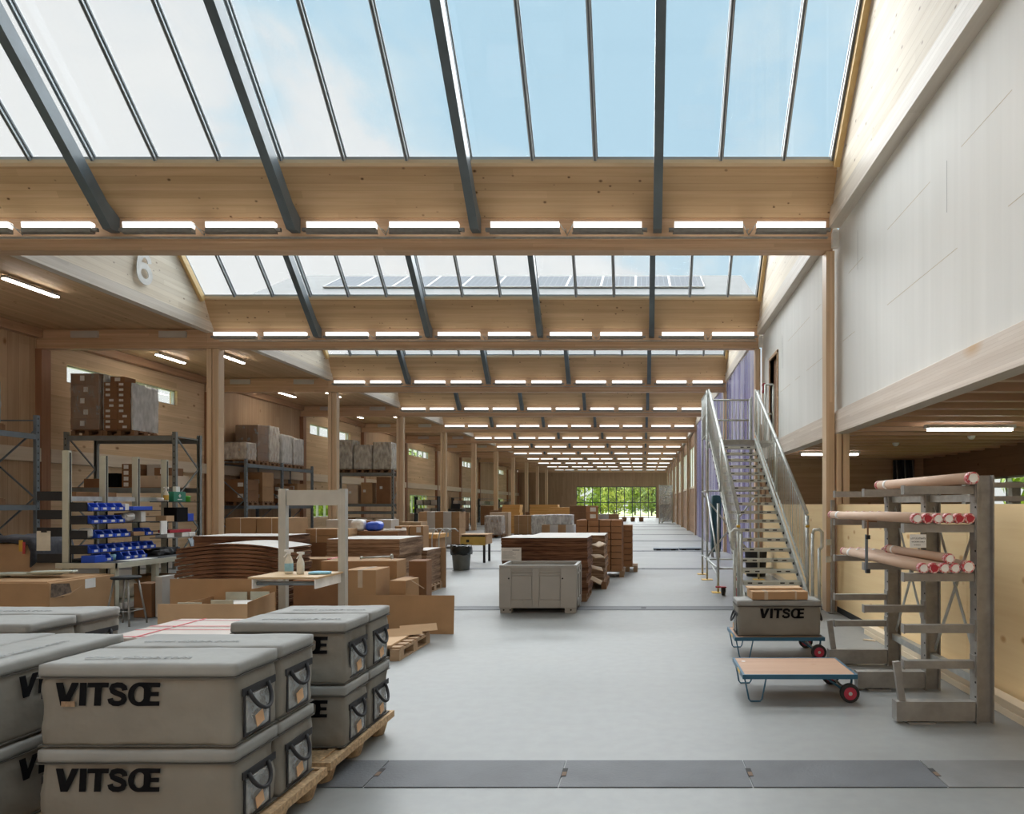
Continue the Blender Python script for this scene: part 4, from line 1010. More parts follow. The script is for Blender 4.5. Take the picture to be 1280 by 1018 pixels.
# ------------------------------------------------------------------ left: torn carton, jacket carton, stool
t = thing('torn_carton', 'large torn brown carton with scraps on top beside the stool', 'box', (-8.62, 9.42, 0))
obj('carton_body', MB().box(-1.2,1.12,-.55,.55,0,.66), K['card'], t, bevel=.012)
obj('torn_hole', MB().prism([(-.52,.645),(-.24,.62),(-.2,.5),(-.34,.45),(-.53,.47)], 1.1205, 1.122, 'X'), K['tornhole'], t)
fl = obj('torn_flap', MB().prism([(-.5,.46),(-.2,.5),(-.05,.57),(-.25,.47)], 1.13, 1.136, 'X'), K['card3'], t)
obj('paper_label', MB().box(1.1205,1.123,.02,.2,.52,.645), K['label'], t)
obj('carton_lid', MB().box(-1.19,1.08,-.53,.52,.66,.672), K['card'], t)
for k, (x, y, w_, d_, a) in enumerate(((-9.0,9.3,.95,.30,.05),(-8.3,9.45,.9,.25,.12),(-7.9,9.4,.5,.2,.3))):
    o = obj('board_scrap', MB().soft(w_,d_,.03,8,.006,k,5,0,0,.006), K['greenpale'], None, (x,y,.674+.03*k), a); tag(o, 'dirty pale strip lying on the torn carton, %s' % ['lowest','middle','uppermost'][k], 'board', 'strips on the torn carton')
carton(-10.35, 11.7, 0, 1.0, .8, 1.02, 'brown carton with a dark jacket thrown over it', None, 'card3', 0, False)
t = thing('draped_jacket', 'charcoal fleece jacket draped over a carton, orange lining showing', 'jacket', (-10.25,11.65,1.021))
m = MB(); 
for i in range(15):
    for j in range(9):
        x = -.55+1.24*i/14; y = -.44+.84*j/8; z = .05+.05*noise.noise(Vector((x*4,y*4,2)))+.05*(1-abs(x))
        if x > .42: z -= (x-.42)*1.35; 
        if y < -.38: z -= .09
        m.v.append((min(x,.47+.03*z),y,z))
for i in range(14):
    for j in range(8): a = i*9+j; m.face((a,a+9,a+10,a+1),0,True)
jk = obj('jacket_cloth', m, K['navy'], t); sd = jk.modifiers.new('thick','SOLIDIFY'); sd.thickness = .02; sd.offset = 1
obj('lining', MB().box(.30,.36,-.455,-.448,-.12,.06), K['ochre'], t); obj('lining', MB().box(.36,.40,-.457,-.450,-.16,.03), K['redtape'], t)
t = thing('work_stool', 'round dark stool with four splayed steel legs', 'stool', (-7.08, 9.62, 0))
obj('seat', MB().lathe([(.10,.628),(.168,.632),(.178,.645),(.172,.662),(.12,.670),(.001,.668)],28), K['rubber'], t)
for sx in (-1,1):
    for sy in (-1,1): obj('leg', MB().tube((sx*.17,sy*.17,0),(sx*.095,sy*.095,.63),.0125,10), K['steel2'], t)
rg = MB(); z = .20; q = .146
for a, b in (((-q,-q),(q,-q)),((q,-q),(q,q)),((q,q),(-q,q)),((-q,q),(-q,-q))): rg.tube((*a,z),(*b,z),.008,8)
obj('foot_ring', rg, K['steel2'], t)
# ------------------------------------------------------------------ pallet racks
def prack(name_label, loc, rz, bays, bl, depth, H, levels, mat, upx=None):
    """front uprights at y=0, bays along +x; levels = beam heights"""
    t = thing('pallet_rack', name_label, 'rack', loc, rz, 'steel pallet racks'); L = bays*bl
    up = MB().box(-.045,-.025,-.04,.04,0,H).box(.025,.045,-.04,.04,0,H).box(-.025,.025,-.04,-.03,0,H).box(-.06,.06,-.06,.06,0,.012)
    for i in range(int(H/.16)): up.box(-.012,.012,-.0415,-.04,.1+.16*i,.14+.16*i, 1)
    um = up.mesh('upright', [K[mat], K['dark']])
    bm_ = MB().box(.05,bl-.05,-.035,.02,-.06,.06).box(.046,.056,-.045,.03,-.1,.1).box(bl-.056,bl-.046,-.045,.03,-.1,.1).mesh('beam', K[mat])
    zs = [.25+.78*i for i in range(int((H-.3)/.78)+1)]
    br = []
    for i in range(len(zs)-1):
        a = (0,.04,zs[i]) if i % 2 == 0 else (0,depth-.04,zs[i]); b = (0,depth-.04,zs[i+1]) if i % 2 == 0 else (0,.04,zs[i+1])
        br.append(MB().bar(a,b,.03,.03,0,(1,0,0)).mesh('frame_brace', K[mat]))
    hb = MB().box(-.015,.015,.04,depth-.04,-.015,.015).mesh('frame_tie', K[mat])
    for i in range(bays+1):
        for y in (0, depth): obj('upright', um, None, t, (i*bl, y, 0), 0 if y == 0 else PI)
        for b in br: obj('frame_brace', b, None, t, (i*bl,0,0))
        obj('frame_tie', hb, None, t, (i*bl,0,H-.12))
    for z in levels:
        for i in range(bays):
            obj('beam', bm_, None, t, (i*bl,0,z)); obj('beam', bm_, None, t, (i*bl+bl,depth,z), PI)
            obj('shelf_deck', MB().box(i*bl+.06,i*bl+bl-.06,.0,depth-.02,z+.0601,z+.072), K['palletd'], t)
    return t
def load(x, y, z, w, d, h, label, group, mat='card', filmk='film', nx=2, nz=4, lab=True, rz=0, seed=1, lean=0):
    """a pallet load wrapped in film: carton courses, film, paper labels; x,y centre of base"""
    t = thing('wrapped_load', label, 'wrapped goods', (x,y,z), rz, group); rnd = random.Random(seed)
    for k in range(nz):
        m = MB(); 
        for i in range(nx):
            e = rnd.uniform(-.006,.006); m.box(-w/2+w*i/nx+.004, -w/2+w*(i+1)/nx-.004, -d/2+e+lean*k/nz, d/2+e, h*k/nz+.002, h*(k+1)/nz-.004)
        c = obj('carton_course', m, K[mat], t)
        if lab:
            q = MB()
            for i in range(nx):
                xx = -w/2+w*(i+.5)/nx+rnd.choice((-.06,.03)); q.box(xx-.05,xx+.06,-d/2-.016,-d/2-.012,h*(k+.35)/nz,h*(k+.8)/nz)
            obj('paper_label', q, K['label'], c)
    if filmk: obj('stretch_film', MB().soft(w+.03,d+.03,h+.012,14,.012,seed,7,.004,0,.03), K[filmk], t)
    return t
def rackpallet(x, y, z, lab, w=.8, d=1.1, rz=0): return wpallet(x, y, w, d, lab, 'pallets up on the racks', z, rz, True)
RG = 'wrapped loads on the racks'
# rack facing the hall behind the blue bin workbench
X0, Y0, T1 = -14.65, 17.85, 3.42
prack('grey pallet rack behind the blue bin workbench', (X0,Y0,0), 0, 1, 2.76, .98, 3.50, (2.02, T1-.08), 'rackgrey')
zt = T1-.08+.073
rackpallet(X0+.46,Y0+.49,zt,'dark pallet under the tall taped carton load on the rack behind the blue bins',.80,.86); rackpallet(X0+1.28,Y0+.49,zt,'dark pallet under the labelled carton load on the rack behind the blue bins',.80,.86)
load(X0+.44,Y0+.52,zt+.141,.72,.98,1.44,'tall taped load of large brown cartons on top of the rack behind the blue bins',RG,'card2','filmclear',1,5,True,0,3)
load(X0+1.25,Y0+.52,zt+.141,.68,.95,1.22,'load of small labelled cartons in film on the rack behind the blue bins',RG,'card2',None,2,9,True,0,5)
o = obj('film_wrap', MB().soft(.05,.96,1.21,10,.012,5,8,.0,0,.02), K['film2'], None, (X0+1.25+.38,Y0+.52,zt+.141)); tag(o, 'white film sheet clinging to the side of the small labelled carton load', 'film')
o = obj('film_wrap', MB().soft(.04,.92,1.44,10,.012,8,8,.0,0,.02), K['film2'], None, (X0+.44+.425,Y0+.56,zt+.141)); tag(o, 'white film sheet clinging to the side of the tall taped load', 'film')
carton(X0+1.22, Y0+.3, zt+.141+1.225, .36, .4, .15, 'single labelled carton on top of the small labelled carton load', None, 'card2', 0, False, (0,.075,.14,.09))
z2 = 2.02+.073; X0 += .12
for k in range(4): carton(X0+1.42, Y0+.4, z2+.15*k, .42, .6, .148, 'flat labelled carton piled on the rack shelf behind the blue bins, %s up' % ORD[k], 'flat cartons on the rack shelf', 'card2', 0, False, (-.1,.07,.12,.1))
carton(X0+2.1, Y0+.4, z2, .9, .6, .3, 'wide pale carton on the rack shelf behind the first aid box', None, 'cardpale', 0, True)
carton(X0+2.25, Y0+.35, z2+.301, .42, .5, .2, 'dark labelled carton on top of the wide pale one on the rack shelf', None, 'card2', 0, False, (.0,.1,.12,.12))
carton(X0+1.85, Y0+.55, z2+.301, .35, .4, .30, 'white carton on top of the wide pale one on the rack shelf', None, 'cardw', 0, False)
carton(X0+.45, Y0+.4, z2, .5, .5, .22, 'low dark box at the rack upright behind the blue bins', None, 'card2', 0, False)
carton(X0+.92, Y0+.3, z2, .35, .4, .36, 'black equipment case on the rack shelf', None, 'black', 0, False)
# rack along the west wall at the picture edge
prack('blue grey pallet rack along the west wall beside the timber pilaster', (-14.05, 13.55, 0), PI/2, 1, 2.72, .96, 3.72, (1.58, 3.22), 'bluegrey')
for z, s in ((3.293,0),(1.653,1)):
    rackpallet(-14.58, 15.0, z, 'dark pallet on the %s shelf of the west wall rack' % ['top','lower'][s], 1.1, .9, 0)
load(-14.58, 15.0, 3.293+.141, .92,.85,.92, 'bulging pale wrapped sacks on top of the west wall rack', RG, 'cardpale','film2',2,3,False,0,7)
load(-14.58, 15.0, 1.653+.141, .9,.8,.55, 'taped brown cartons with white labels on the lower shelf of the west wall rack', RG, 'card', 'filmclear',2,3,True,0,8)
# rack along the west wall in the board clad bay
XR2 = -14.1
prack('blue grey two bay pallet rack before the vertical boards', (XR2, 24.95, 0), PI/2, 2, 2.5, .96, 3.28, (1.55, 3.05), 'bluegrey')
z3, z4 = 3.05+.073, 1.55+.073
dat = [(25.43,.62,.62,'cardpale','film',3,'low pale load at the near end on the wrapped rack before the vertical boards'),(26.22,.74,1.32,'card2','filmclear',4,'tall dark load in glossy film on the rack before the vertical boards'),
       (27.02,.74,1.38,'cardpale','film',6,'tall pale load with red bands on the rack before the vertical boards'),(28.0,.78,1.15,'cardw','film2',6,'white wrapped load on the rack before the vertical boards'),(28.95,.8,1.1,'cardpale','film2',5,'grey wrapped load at the far end on the rack before the vertical boards')]
for i, (y, w_, h, mt, fk, nz, lab) in enumerate(dat):
    rackpallet(XR2-.48, y, z3, 'pallet on top of the rack before the vertical boards, %s along' % ORD[i], .84, .76)
    load(XR2-.48, y, z3+.141, .82, w_, h, lab, RG, mt, fk, 2, nz, i in (2,), 0, 20+i)
for i, (y, h) in enumerate(((25.5,.80),(26.55,1.1),(28.05,.62),(29.2,.75))):
    rackpallet(XR2-.48, y, z4, 'pallet on the lower shelf of the rack before the vertical boards, %s along' % ORD[i], .84, .80)
    for k in range(2):
        carton(XR2-.48, y, z4+.141+k*h/2, .84, .8, h/2-.002, 'brown labelled carton on the lower shelf of the board bay rack, %s along, %s' % (ORD[i], ['lower','upper'][k]), 'cartons on the lower shelf of the board bay rack', 'card' if i % 2 else 'card2', 0, False, (.2,.2,.2,.14))
        ob = bpy.data.objects
for i, (y, h) in enumerate(((25.6,1.0),(26.7,1.1),(28.6,.95))):
    carton(XR2-.48, y, 0, .84, .9, h, 'big brown carton on the floor under the board bay rack, %s along' % ORD[i], 'cartons under the board bay rack', 'card2', 0, True)
# rack facing the hall in the next bay
XR3, YR3 = -13.95, 31.45
prack('grey pallet rack facing the hall beyond the second column', (XR3, YR3, 0), 0, 1, 2.76, .98, 3.22, (1.28, 1.62, 3.02), 'rackgrey')
for i, (x, w_, h, mt, fk) in enumerate(((.53,.75,1.32,'gold','film'),(1.38,.8,1.10,'gold','film'),(2.25,.8,1.22,'gold','film'))):
    rackpallet(XR3+x, YR3+.5, 3.093, 'pallet on top of the rack beyond the second column, %s along' % ORD[i], .80, .84)
    load(XR3+x, YR3+.5, 3.234, w_, .84, h, 'golden brown shiny wrapped load on the rack beyond the second column, %s along' % ORD[i], RG, mt, fk, 1, 4, False, 0, 40+i)
for i, (x, w_, h, mt) in enumerate(((.9,.5,.85,'cardpale'),(1.55,.5,.95,'card'),(2.3,.62,1.2,'card2'))):
    carton(XR3+x, YR3+.45, 1.693, w_, .7, h, 'upright carton on the middle shelf beyond the second column, %s along' % ORD[i], 'cartons on the middle shelf', mt, 0, False, (-.1,h*.6,.12,.12))
for i in range(3): carton(XR3+.6+.85*i, YR3+.45, 0, .75, .8, 1.05, 'grey brown carton on the floor of the rack beyond the second column, %s along' % ORD[i], 'cartons on the rack floor', 'cardpale' if i else 'card2', 0, False)

# ------------------------------------------------------------------ workbench with blue bins
t = thing('bin_workbench', 'double sided workbench with tall uprights and shelves of blue bins', 'workbench', (-8.3, 10.12, 0))
# local: x towards the aisle, y along the bench (0 .. 2.4)
for i in range(4):
    obj('upright', MB().box(-.045,.045,-.03+.69*i+.03-.03,.03+.69*i,.0,2.43 if i != 1 else 2.40).box(.047,.052,-.01+.69*i,.01+.69*i,.1,2.4,1), [K['bench'],K['dark']], t)
for i in range(3): obj('cross_rail', MB().box(-.03,.03,.69*i+.035,.69*i+.625,1.70,1.77), K['steel'], t)
SH = [1.56, 1.375, 1.16, .945]
for k, z in enumerate(SH):
    L = 1.50 if k else 1.45
    obj('shelf', MB().box(.055,.36,.0,L,z-.012,z), K['dark'], t)
    obj('shelf_end', MB().box(.055,.30,-.016,-.002,z-.01,z+.115 if k else z+.12), K['strap'], t)
for k, z in enumerate((1.72, 1.45, 1.20, .82)):
    obj('shelf', MB().box(-.42,-.055,.0,2.0,z-.012,z), K['dark'], t); obj('shelf_end', MB().box(-.42,-.055,-.016,-.002,z-.01,z+.12), K['strap'], t)
obj('shelf', MB().box(.055,.36,1.62,2.45,1.70-.012,1.70), K['dark'], t); obj('shelf', MB().box(.055,.36,1.62,2.45,1.36-.012,1.36), K['dark'], t); obj('shelf', MB().box(.055,.36,1.62,2.45,1.08,1.092), K['steel2'], t)
obj('worktop', MB().box(-.05,.80,-.12,2.45,.782,.812), K['dark'], t); obj('worktop_edge', MB().box(.80,.82,-.14,2.45,.74,.815).box(-.05,.82,-.14,-.12,.74,.815), K['bench'], t)
for x in (.75, .10):
    for y in (-.08, .75, 1.55, 2.38): obj('leg', MB().box(x-.035,x+.035,y-.035,y+.035,0,.738), K['bench'], t)
obj('low_rail', MB().box(.74,.78,-.02,2.35,.14,.22), K['whitepaint'], t); obj('low_shelf', MB().box(.0,.72,.15,2.3,.20,.225), K['bench'], t)
BX, BY = -8.3, 10.12
def binmesh(w=.155, d=.21, h=.115):
    m = MB(); tk = .006
    m.box(0,d,-w/2,w/2,0,tk); m.box(0,tk,-w/2,w/2,tk,h)
    for s in (-1,1):
        y0, y1 = (w/2-tk, w/2) if s > 0 else (-w/2, -w/2+tk)
        m.prism([(0,tk),(d,tk),(d,h*.48),(d*.86,h*.52),(d*.70,h),(0,h)], y0, y1, 'Y')
    m.box(d-tk,d,-w/2,w/2,tk,h*.45); m.box(d*.70-.01,d*.70,-w/2,w/2,h-.012,h)
    return m
BM = binmesh().mesh('bin_body', K['blue']); BL = MB().box(.2105,.212,-.035,.035,.014,.045).mesh('bin_label', K['label'])
rowname = ['top shelf','second shelf','third shelf','fourth shelf','bench top']
def pbin(k, i, y, z, x=.14, s=1.0):
    t = thing('parts_bin', 'blue open fronted bin on the %s of the workbench, %s in its row' % (rowname[k], ORD[i]), 'bin', (BX+x, BY+y, z+.001), 0, 'blue parts bins')
    obj('bin_body', BM, None, t); obj('bin_label', BL, None, t); t.scale = (s,)*3
for i in range(4): pbin(0, i, .09+.165*i, SH[0])
for i in range(4): pbin(1, i, .09+.165*i, SH[1])
for i in range(4): pbin(2, i, .20+.165*i, SH[2])
pbin(2, 4, 1.20, SH[2])
for i in range(8): pbin(3, i, .09+.168*i, SH[3])
for i in range(3): pbin(4, i, .62+.165*i, .812, .22)
pbin(4, 3, .26, .812, .2)
def small(name, label, cat, mb, mat, x, y, z, rz=0, group=None, bevel=.003):
    o = obj(name, mb, K[mat], None, (BX+x, BY+y, z+.001), rz, bevel); return tag(o, label, cat, group)
small('storage_box','closed blue box at the end of the workbench top','box',MB().box(0,.2,-.1,.1,0,.10),'blue',.25,.04,.812)
small('flat_blue_tray','flat blue tray on the top shelf past the blue bins','tray',MB().box(0,.2,-.22,.22,0,.06),'blue',.14,1.06,SH[0])
small('red_white_carton','small red and white carton on the top shelf beside the blue bins','box',MB().box(0,.15,-.04,.04,0,.10),'label',.16,.76,SH[0])
small('brown_box','brown cardboard tray on the third shelf between blue bins','box',MB().box(0,.2,-.12,.12,0,.06),'card',.14,.98,SH[2])
small('white_box','white upright carton on the second workbench shelf','box',MB().box(0,.18,-.05,.05,0,.165),'label',.14,1.10,SH[1])
small('brown_box','brown carton behind the white upright one on the second workbench shelf','box',MB().box(0,.15,-.1,.1,0,.14),'card2',.09,.88,SH[1])
o = obj('clear_bag', MB().soft(.18,.10,.14,9,.008,3,9,.003,0,.04), K['film2'], None, (BX+.22,BY+.06,SH[2]+.004)); tag(o,'crumpled clear bag at the end of the third workbench shelf','bag')
o = obj('clear_bag', MB().soft(.15,.18,.14,9,.03,13,9,.01,0,.05), K['film'], None, (BX+.27,BY+.79,SH[1]+.001)); tag(o,'clear bag sitting on the second workbench shelf past the blue bins','bag')
small('white_folder','tilted white paper folder hanging at the third shelf end','paper',MB().box(0,.02,-.11,.11,0,.22),'paper',.40,1.44,SH[2],.2)
small('red_case','red and white case on the fourth shelf past the blue bins','case',MB().box(0,.2,-.28,.28,0,.05),'red',.14,1.98,1.17)
small('first_aid_box','green first aid box on the upper workbench shelf','first aid box',MB().box(0,.13,-.16,.16,0,.17),'green',.16,2.03,1.70)
fa = bpy.data.objects['first_aid_box']; fa['label'] = 'green first aid box with a white cross on the upper workbench shelf'
obj('cross_print', MB().box(.1305,.132,-.012,.012,.07,.13).box(.1305,.132,-.03,.03,.088,.112).box(.1305,.132,-.06,.06,.03,.045), K['paper'], fa, label='white cross and caption')
spray(BX+.22, BY+1.78, 1.701, 'white spray bottle with yellow label beside the first aid box', 'ochre', .95)
small('white_pot','small white pot beside the first aid box','pot',MB().lathe([(.05,0),(.055,.05),(.05,.06)],14),'paper',.2,1.66,1.70,0,None,0)
o = obj('card_note', MB().box(0,.06,-.05,.05,0,.09), K['paper'], None, (BX+.2,BY+2.03,1.872)); tag(o,'white paper block standing on the first aid box','paper')
small('lime_lid','lime green lid on a clear tub on the upper workbench shelf','lid',MB().lathe([(.07,0),(.07,.08),(.075,.08),(.075,.10)],16),'lime',.2,2.33,1.70,0,None,0)
small('black_box','black open box on the lower side shelf','box',MB().box(0,.22,-.15,.15,0,.24),'black',.12,2.02,1.36)
small('blue_tin','blue tin with a red stripe beside the black box','tin',MB().box(0,.15,-.09,.09,0,.13),'blue',.15,2.3,1.36)
small('wood_box','pale wooden box on the lower side shelf','box',MB().box(0,.18,-.1,.1,0,.10),'card3',.14,1.74,1.36)
for i in range(4): small('paper_tray','white paper tray under the lower side shelf, %s along' % ORD[i],'tray',MB().box(0,.2,-.085,.085,0,.07),'paper',.14,1.72+.19*i,1.093,0,'white paper trays')if i != 1 else None
small('upper_box','dark box row on the high shelf at the back of the workbench','box',MB().box(-.14,.14,-.4,.4,0,.12),'card2',-.25,.7,1.72)
small('notice_pile','creased papers on the high shelf end of the workbench','paper',MB().soft(.36,.3,.035,8,.012,2,8,.0,0,.01),'paper',-.26,.17,1.72,0,None,0)
t = thing('tablet_stand','dark tablet tilted on the far end of the workbench top','tablet',(BX+.52,BY+2.1,.816),.2)
ts = obj('tablet', MB().box(-.008,.008,-.09,.09,0,.26), K['bluegrey'], t); ts.rotation_euler = (0,-.35,0); obj('stand_base', MB().box(-.1,.06,-.08,.08,0,.008), K['steel'], t)
small('paper_sheet','white papers spread on the workbench top','paper',MB().box(-.1,.1,-.3,.3,0,.006),'paper',.62,.55,.812,0,None,0)
o = obj('tool_clutter', MB().soft(.3,.5,.10,14,.05,21,9,.0,0,.02), K['strap'], None, (BX+.28,BY+1.55,.813)); o['kind']='stuff'; tag(o,'jumble of dark hand tools and cables on the workbench top','tools')
small('clear_jar','clear jar of fittings on the bench top beside blue bins','jar',MB().lathe([(.06,0),(.065,.08),(.05,.09)],14),'cyan',.3,.44,.812,0,None,0)
# notes hanging on the bench end
t = thing('clipboard_sheet','cream paper sheet hanging on the end of the workbench under a clip','paper',(BX-.30,BY-.03,.985)); obj('sheet', MB().box(-.11,.09,-.004,0,0,.285), K['cream'], t); obj('clip', MB().box(-.04,.04,-.012,-.0045,.265,.295), K['dark'], t)
o = obj('packing_foam', MB().soft(.34,.3,.08,8,.02,31,8,.0,0,.02), K['paper'], None, (BX-.25,BY+.2,1.201)); tag(o,'pale packing foam on the low end shelf of the workbench','foam')
# things under the bench
carton(BX+.42, BY+1.18, .226, .5, .4, .30, 'open brown carton under the workbench', None, 'card', 0, False)
small('cream_sack','cream sack slumped under the workbench','sack',MB().soft(.3,.35,.26,10,.04,17,6,.02,0,.08),'cream',.36,.55,.226,0,None,0)
carton(BX+1.02, BY+.25, 0, .26, .3, .5, 'orange brown carton standing behind the stool', None, 'card2', 0, False)
carton(BX+1.24, BY+.27, 0, .10, .3, .6, 'white edged board box behind the stool', None, 'cardw', 0, False)

# ------------------------------------------------------------------ stacks further down the hall
BGn = 0
def bstack(x, y, w, d, hs, label, group, mat='card', nx=1, strap=0, pal=True, lab=None, film_=None):
    z = 0
    if pal: wpallet(x, y, max(w,.6), d, 'pallet under the '+label.split(' %s')[0].replace('carton in ',''), 'pallets of the far stacks', 0, 0, True); z = .141
    for k, h in enumerate(hs):
        for i in range(nx):
            carton(x-w/2+w*(i+.5)/nx, y, z, w/nx-.004, d*.96, h-.003, label % (['bottom','second','third','fourth','fifth','sixth','seventh','eighth'][k] + (' layer' if nx == 1 else ' layer, %s box' % ORD[i])), group, mat if not isinstance(mat, list) else mat[i % len(mat)], 0, False, lab, 'cardboard_box', strap)
        z += h
    return z
bstack(-7.75, 27.2, 1.55, .95, [.31]*4, 'carton in the striped brown and white stack by the bin, %s', 'striped stack by the bin', ['card3','cardw','card','cardw','card'], 5)
bstack(-8.35, 25.6, .78, .8, [.22]*4, 'carton in the low pale stack by the bin, %s', 'low pale stack by the bin', 'card3', 2)
t = thing('equipment_case', 'dark equipment on top of the striped stack', 'equipment', (-7.2,27.2,1.385)); obj('case_body', MB().box(-.28,.28,-.2,.2,0,.10), K['dark'], t); c_ = obj('case_lid', MB().box(-.25,.1,-.02,.02,0,.2), K['dark'], t, (0,.1,.1)); c_.rotation_euler = (-.3,0,0)
# round bin with black liner and yellow table
t = thing('waste_bin', 'round grey waste bin with a black liner beside the yellow table', 'bin', (-4.58, 17.75, 0))
obj('bin_body', MB().lathe([(.19,0),(.20,.01),(.245,.52),(.255,.60)],28), K['binplastic'], t)
m = MB().lathe([(.262,.40),(.275,.46),(.27,.56),(.265,.615),(.235,.62),(.225,.56)],36); rnd = random.Random(3)
m.v = [(x*(1+rnd.uniform(-.04,.06)), y*(1+rnd.uniform(-.04,.06)), z+rnd.uniform(-.025,.025)) for x, y, z in m.v]
obj('bin_liner', m, K['bag'], t)
t = thing('yellow_table', 'small table with mustard yellow apron and dark legs behind the bin', 'table', (-4.72, 20.2, 0))
obj('apron', MB().box(-.42,.28,-.4,-.37,.50,.74), K['mustard'], t); obj('side_panel', MB().box(.28,.31,-.4,.4,.52,.78), K['card3'], t); obj('tabletop', MB().box(-.44,.34,-.42,.42,.785,.81), K['card3'], t)
obj('emblem', MB().box(-.25,-.17,-.402,-.4,.58,.66), K['dark'], t)
for sx in (-.38,.24):
    for sy in (-.33,.33): obj('leg', MB().box(sx-.03,sx+.03,sy-.03,sy+.03,0,.50), K['strap'], t)
obj('mid_frame', MB().box(-.40,.26,-.35,.35,.74,.784), K['strap'], t)
wpallet(-7.4, 35.2, 1.0, 1.0, 'pallet under the lone film wrapped load in the aisle', 'pallets of the far stacks', 0, 0, True)
load(-7.4, 35.2, .141, .82, .95, .95, 'lone brown film wrapped load standing in the aisle beyond the striped stack', 'wrapped loads on the floor', 'card', 'film', 1, 5, False, 0, 60)
carton(-7.4, 36.6, 0, .95, .8, 1.25, 'greenish brown carton behind the lone wrapped load', None, 'cardpale', 0, False)
for i, (x, y, n_, w_) in enumerate(((-7.5,40.5,11,1.0),(-4.3,38.6,10,1.6),(-6.6,47.5,11,1.9))):
    for k in range(n_):
        o = obj('orange_board', MB().box(-w_/2,w_/2,-.5,.5,0,.148), K['orangewood'], None, (x+.02*math.sin(k*2.1+i), y, .15*k), 0, .004)
        tag(o, 'orange varnished board in the %s pile down the hall, %s up' % (['slim','wide','rear'][i], ORD[k]), 'board', 'orange board piles')
bstack(-6.1, 36.4, .95, 1.0, [.48,.48], 'carton in the strapped brown pair before the orange piles, %s', 'strapped brown pair', 'card', 1, 2)
wpallet(-5.15, 35.5, .9, 1.0, 'pallet under the grey banded load beside the strapped pair', 'pallets of the far stacks', 0, 0, True)
load(-5.15, 35.5, .141, .78, .95, .98, 'grey white banded wrapped load beside the strapped brown pair', 'wrapped loads on the floor', 'cardw', 'film', 1, 2, False, 0, 61)
bstack(-3.55, 29.9, 1.35, .95, [.32,.34], 'white carton in the low row behind the cardboard stacks, %s', 'low white row', ['card','cardw','card','cardw'], 4, 0, True)
load(-3.5, 29.9, .802, 1.1, .8, .42, 'pale banded package with a dark strap on the low white row', 'wrapped loads on the floor', 'cardw', 'film', 1, 1, False, 0, 62)
bstack(-2.75, 33.0, 1.25, 1.0, [.30,.30,.28,.28,.30], 'brown carton in the dark stack behind the small carton block, %s', 'dark stack behind the block', 'card2', 1)
bstack(-1.6, 33.5, .95, .8, [.36,.36,.34], 'carton in the wrapped grey stack before the end window, %s', 'grey stack before the end window', ['cardw','card'], 2)
for i in range(3):
    t = thing('round_pot', 'dark brown pot on the floor before the end window, %s along' % ORD[i], 'pot', (-1.75+.82*i, 68, 0), 0, 'dark pots before the end window'); obj('pot_body', MB().lathe([(.16,0),(.2,.05),(.24,.40),(.22,.42)],16), K['card2'], t); obj('pot_lid', MB().lathe([(.22,.42),(.2,.46),(.001,.47)],16), K['bluegrey'], t)
# small stuff beyond the column row
for i, (x, y, h) in enumerate(((-11.6,44,1.0),(-10.2,50,1.1),(-12.2,56,1.4),(-9.0,58,.9),(-12.5,64,1.2),(-8.2,66,1.0))):
    bstack(x, y, 1.2, 1.0, [h*.5, h*.5], 'dark carton pile far down the aisle, %s along the hall, %%s' % ORD[i], 'dark carton piles far down the aisle', 'card2', 1)
for i in range(4):
    t = thing('shelf_unit', 'dark shelving unit with grey boxes far down the aisle, %s along' % ORD[i], 'shelving', (-14.25, 46.5+9*i, 0), 0, 'far dark shelving units')
    for x in (-.75,.75): obj('side_frame', MB().box(x-.03,x+.03,-.3,.3,0,2.2), K['strap'], t)
    for z in (.5,1.05,1.6,2.15): obj('shelf', MB().box(-.72,.72,-.3,.3,z,z+.03), K['bluegrey'], t)
    for k in range(6): obj('grey_box', MB().box(-.65+.48*(k%3),-.25+.48*(k%3),-.25,.25,.531+.55*(k//3)+.55,.531+.55*(k//3)+.88), K['cardw' if k%2 else 'steel2'], t)
# far stair platform and far east posts stay simple
t = thing('mobile_ladder', 'tall mobile platform ladder at the far end of the hall', 'ladder', (2.15, 62, 0))
for x in (-.65,.5):
    for y in (-.5,.6): obj('post', MB().box(x-.035,x+.035,y-.035,y+.035,0,3.4 if x < 0 else 2.9), K['stair'], t)
obj('platform', MB().box(-.66,.5,-.5,.6,1.65,1.72), K['stair'], t)
rl = MB()
for z in (2.45,3.3): rl.box(-.62,.47,-.52,-.48,z,z+.05).box(-.62,.47,.58,.62,z,z+.05)
obj('guard_rail', rl, K['stair'], t)
for k in range(6): obj('tread', MB().box(-.4+.14*k,-.2+.14*k,-.9,-.52,.25+.25*k,.28+.25*k), K['stair'], t)
obj('stringer', MB().bar((-.45,-.72,.0),(.55,-.72,1.7),.05,.09), K['stair'], t)
obj('wall_mesh', MB().box(-.66,.50,.605,.615,.1,3.3), K['clear'], t)
# blue grey flat pads on the floor
for i, (x, w_) in enumerate(((.85,.9),(1.75,.8))):
    o = obj('floor_pad', MB().box(-w_/2,w_/2,-.35,.35,0,.07), K['bluegrey'], None, (x,25.6+.15*i,0), 0, .01); tag(o, 'flat blue grey pad lying on the open floor, %s' % ['aisle side','wall side'][i], 'pad', 'floor pads')
    for sx in (-1,1): obj('pad_foot', MB().box(sx*w_*.3-.08,sx*w_*.3+.08,-.37,-.351,0,.04), K['dark'], o)
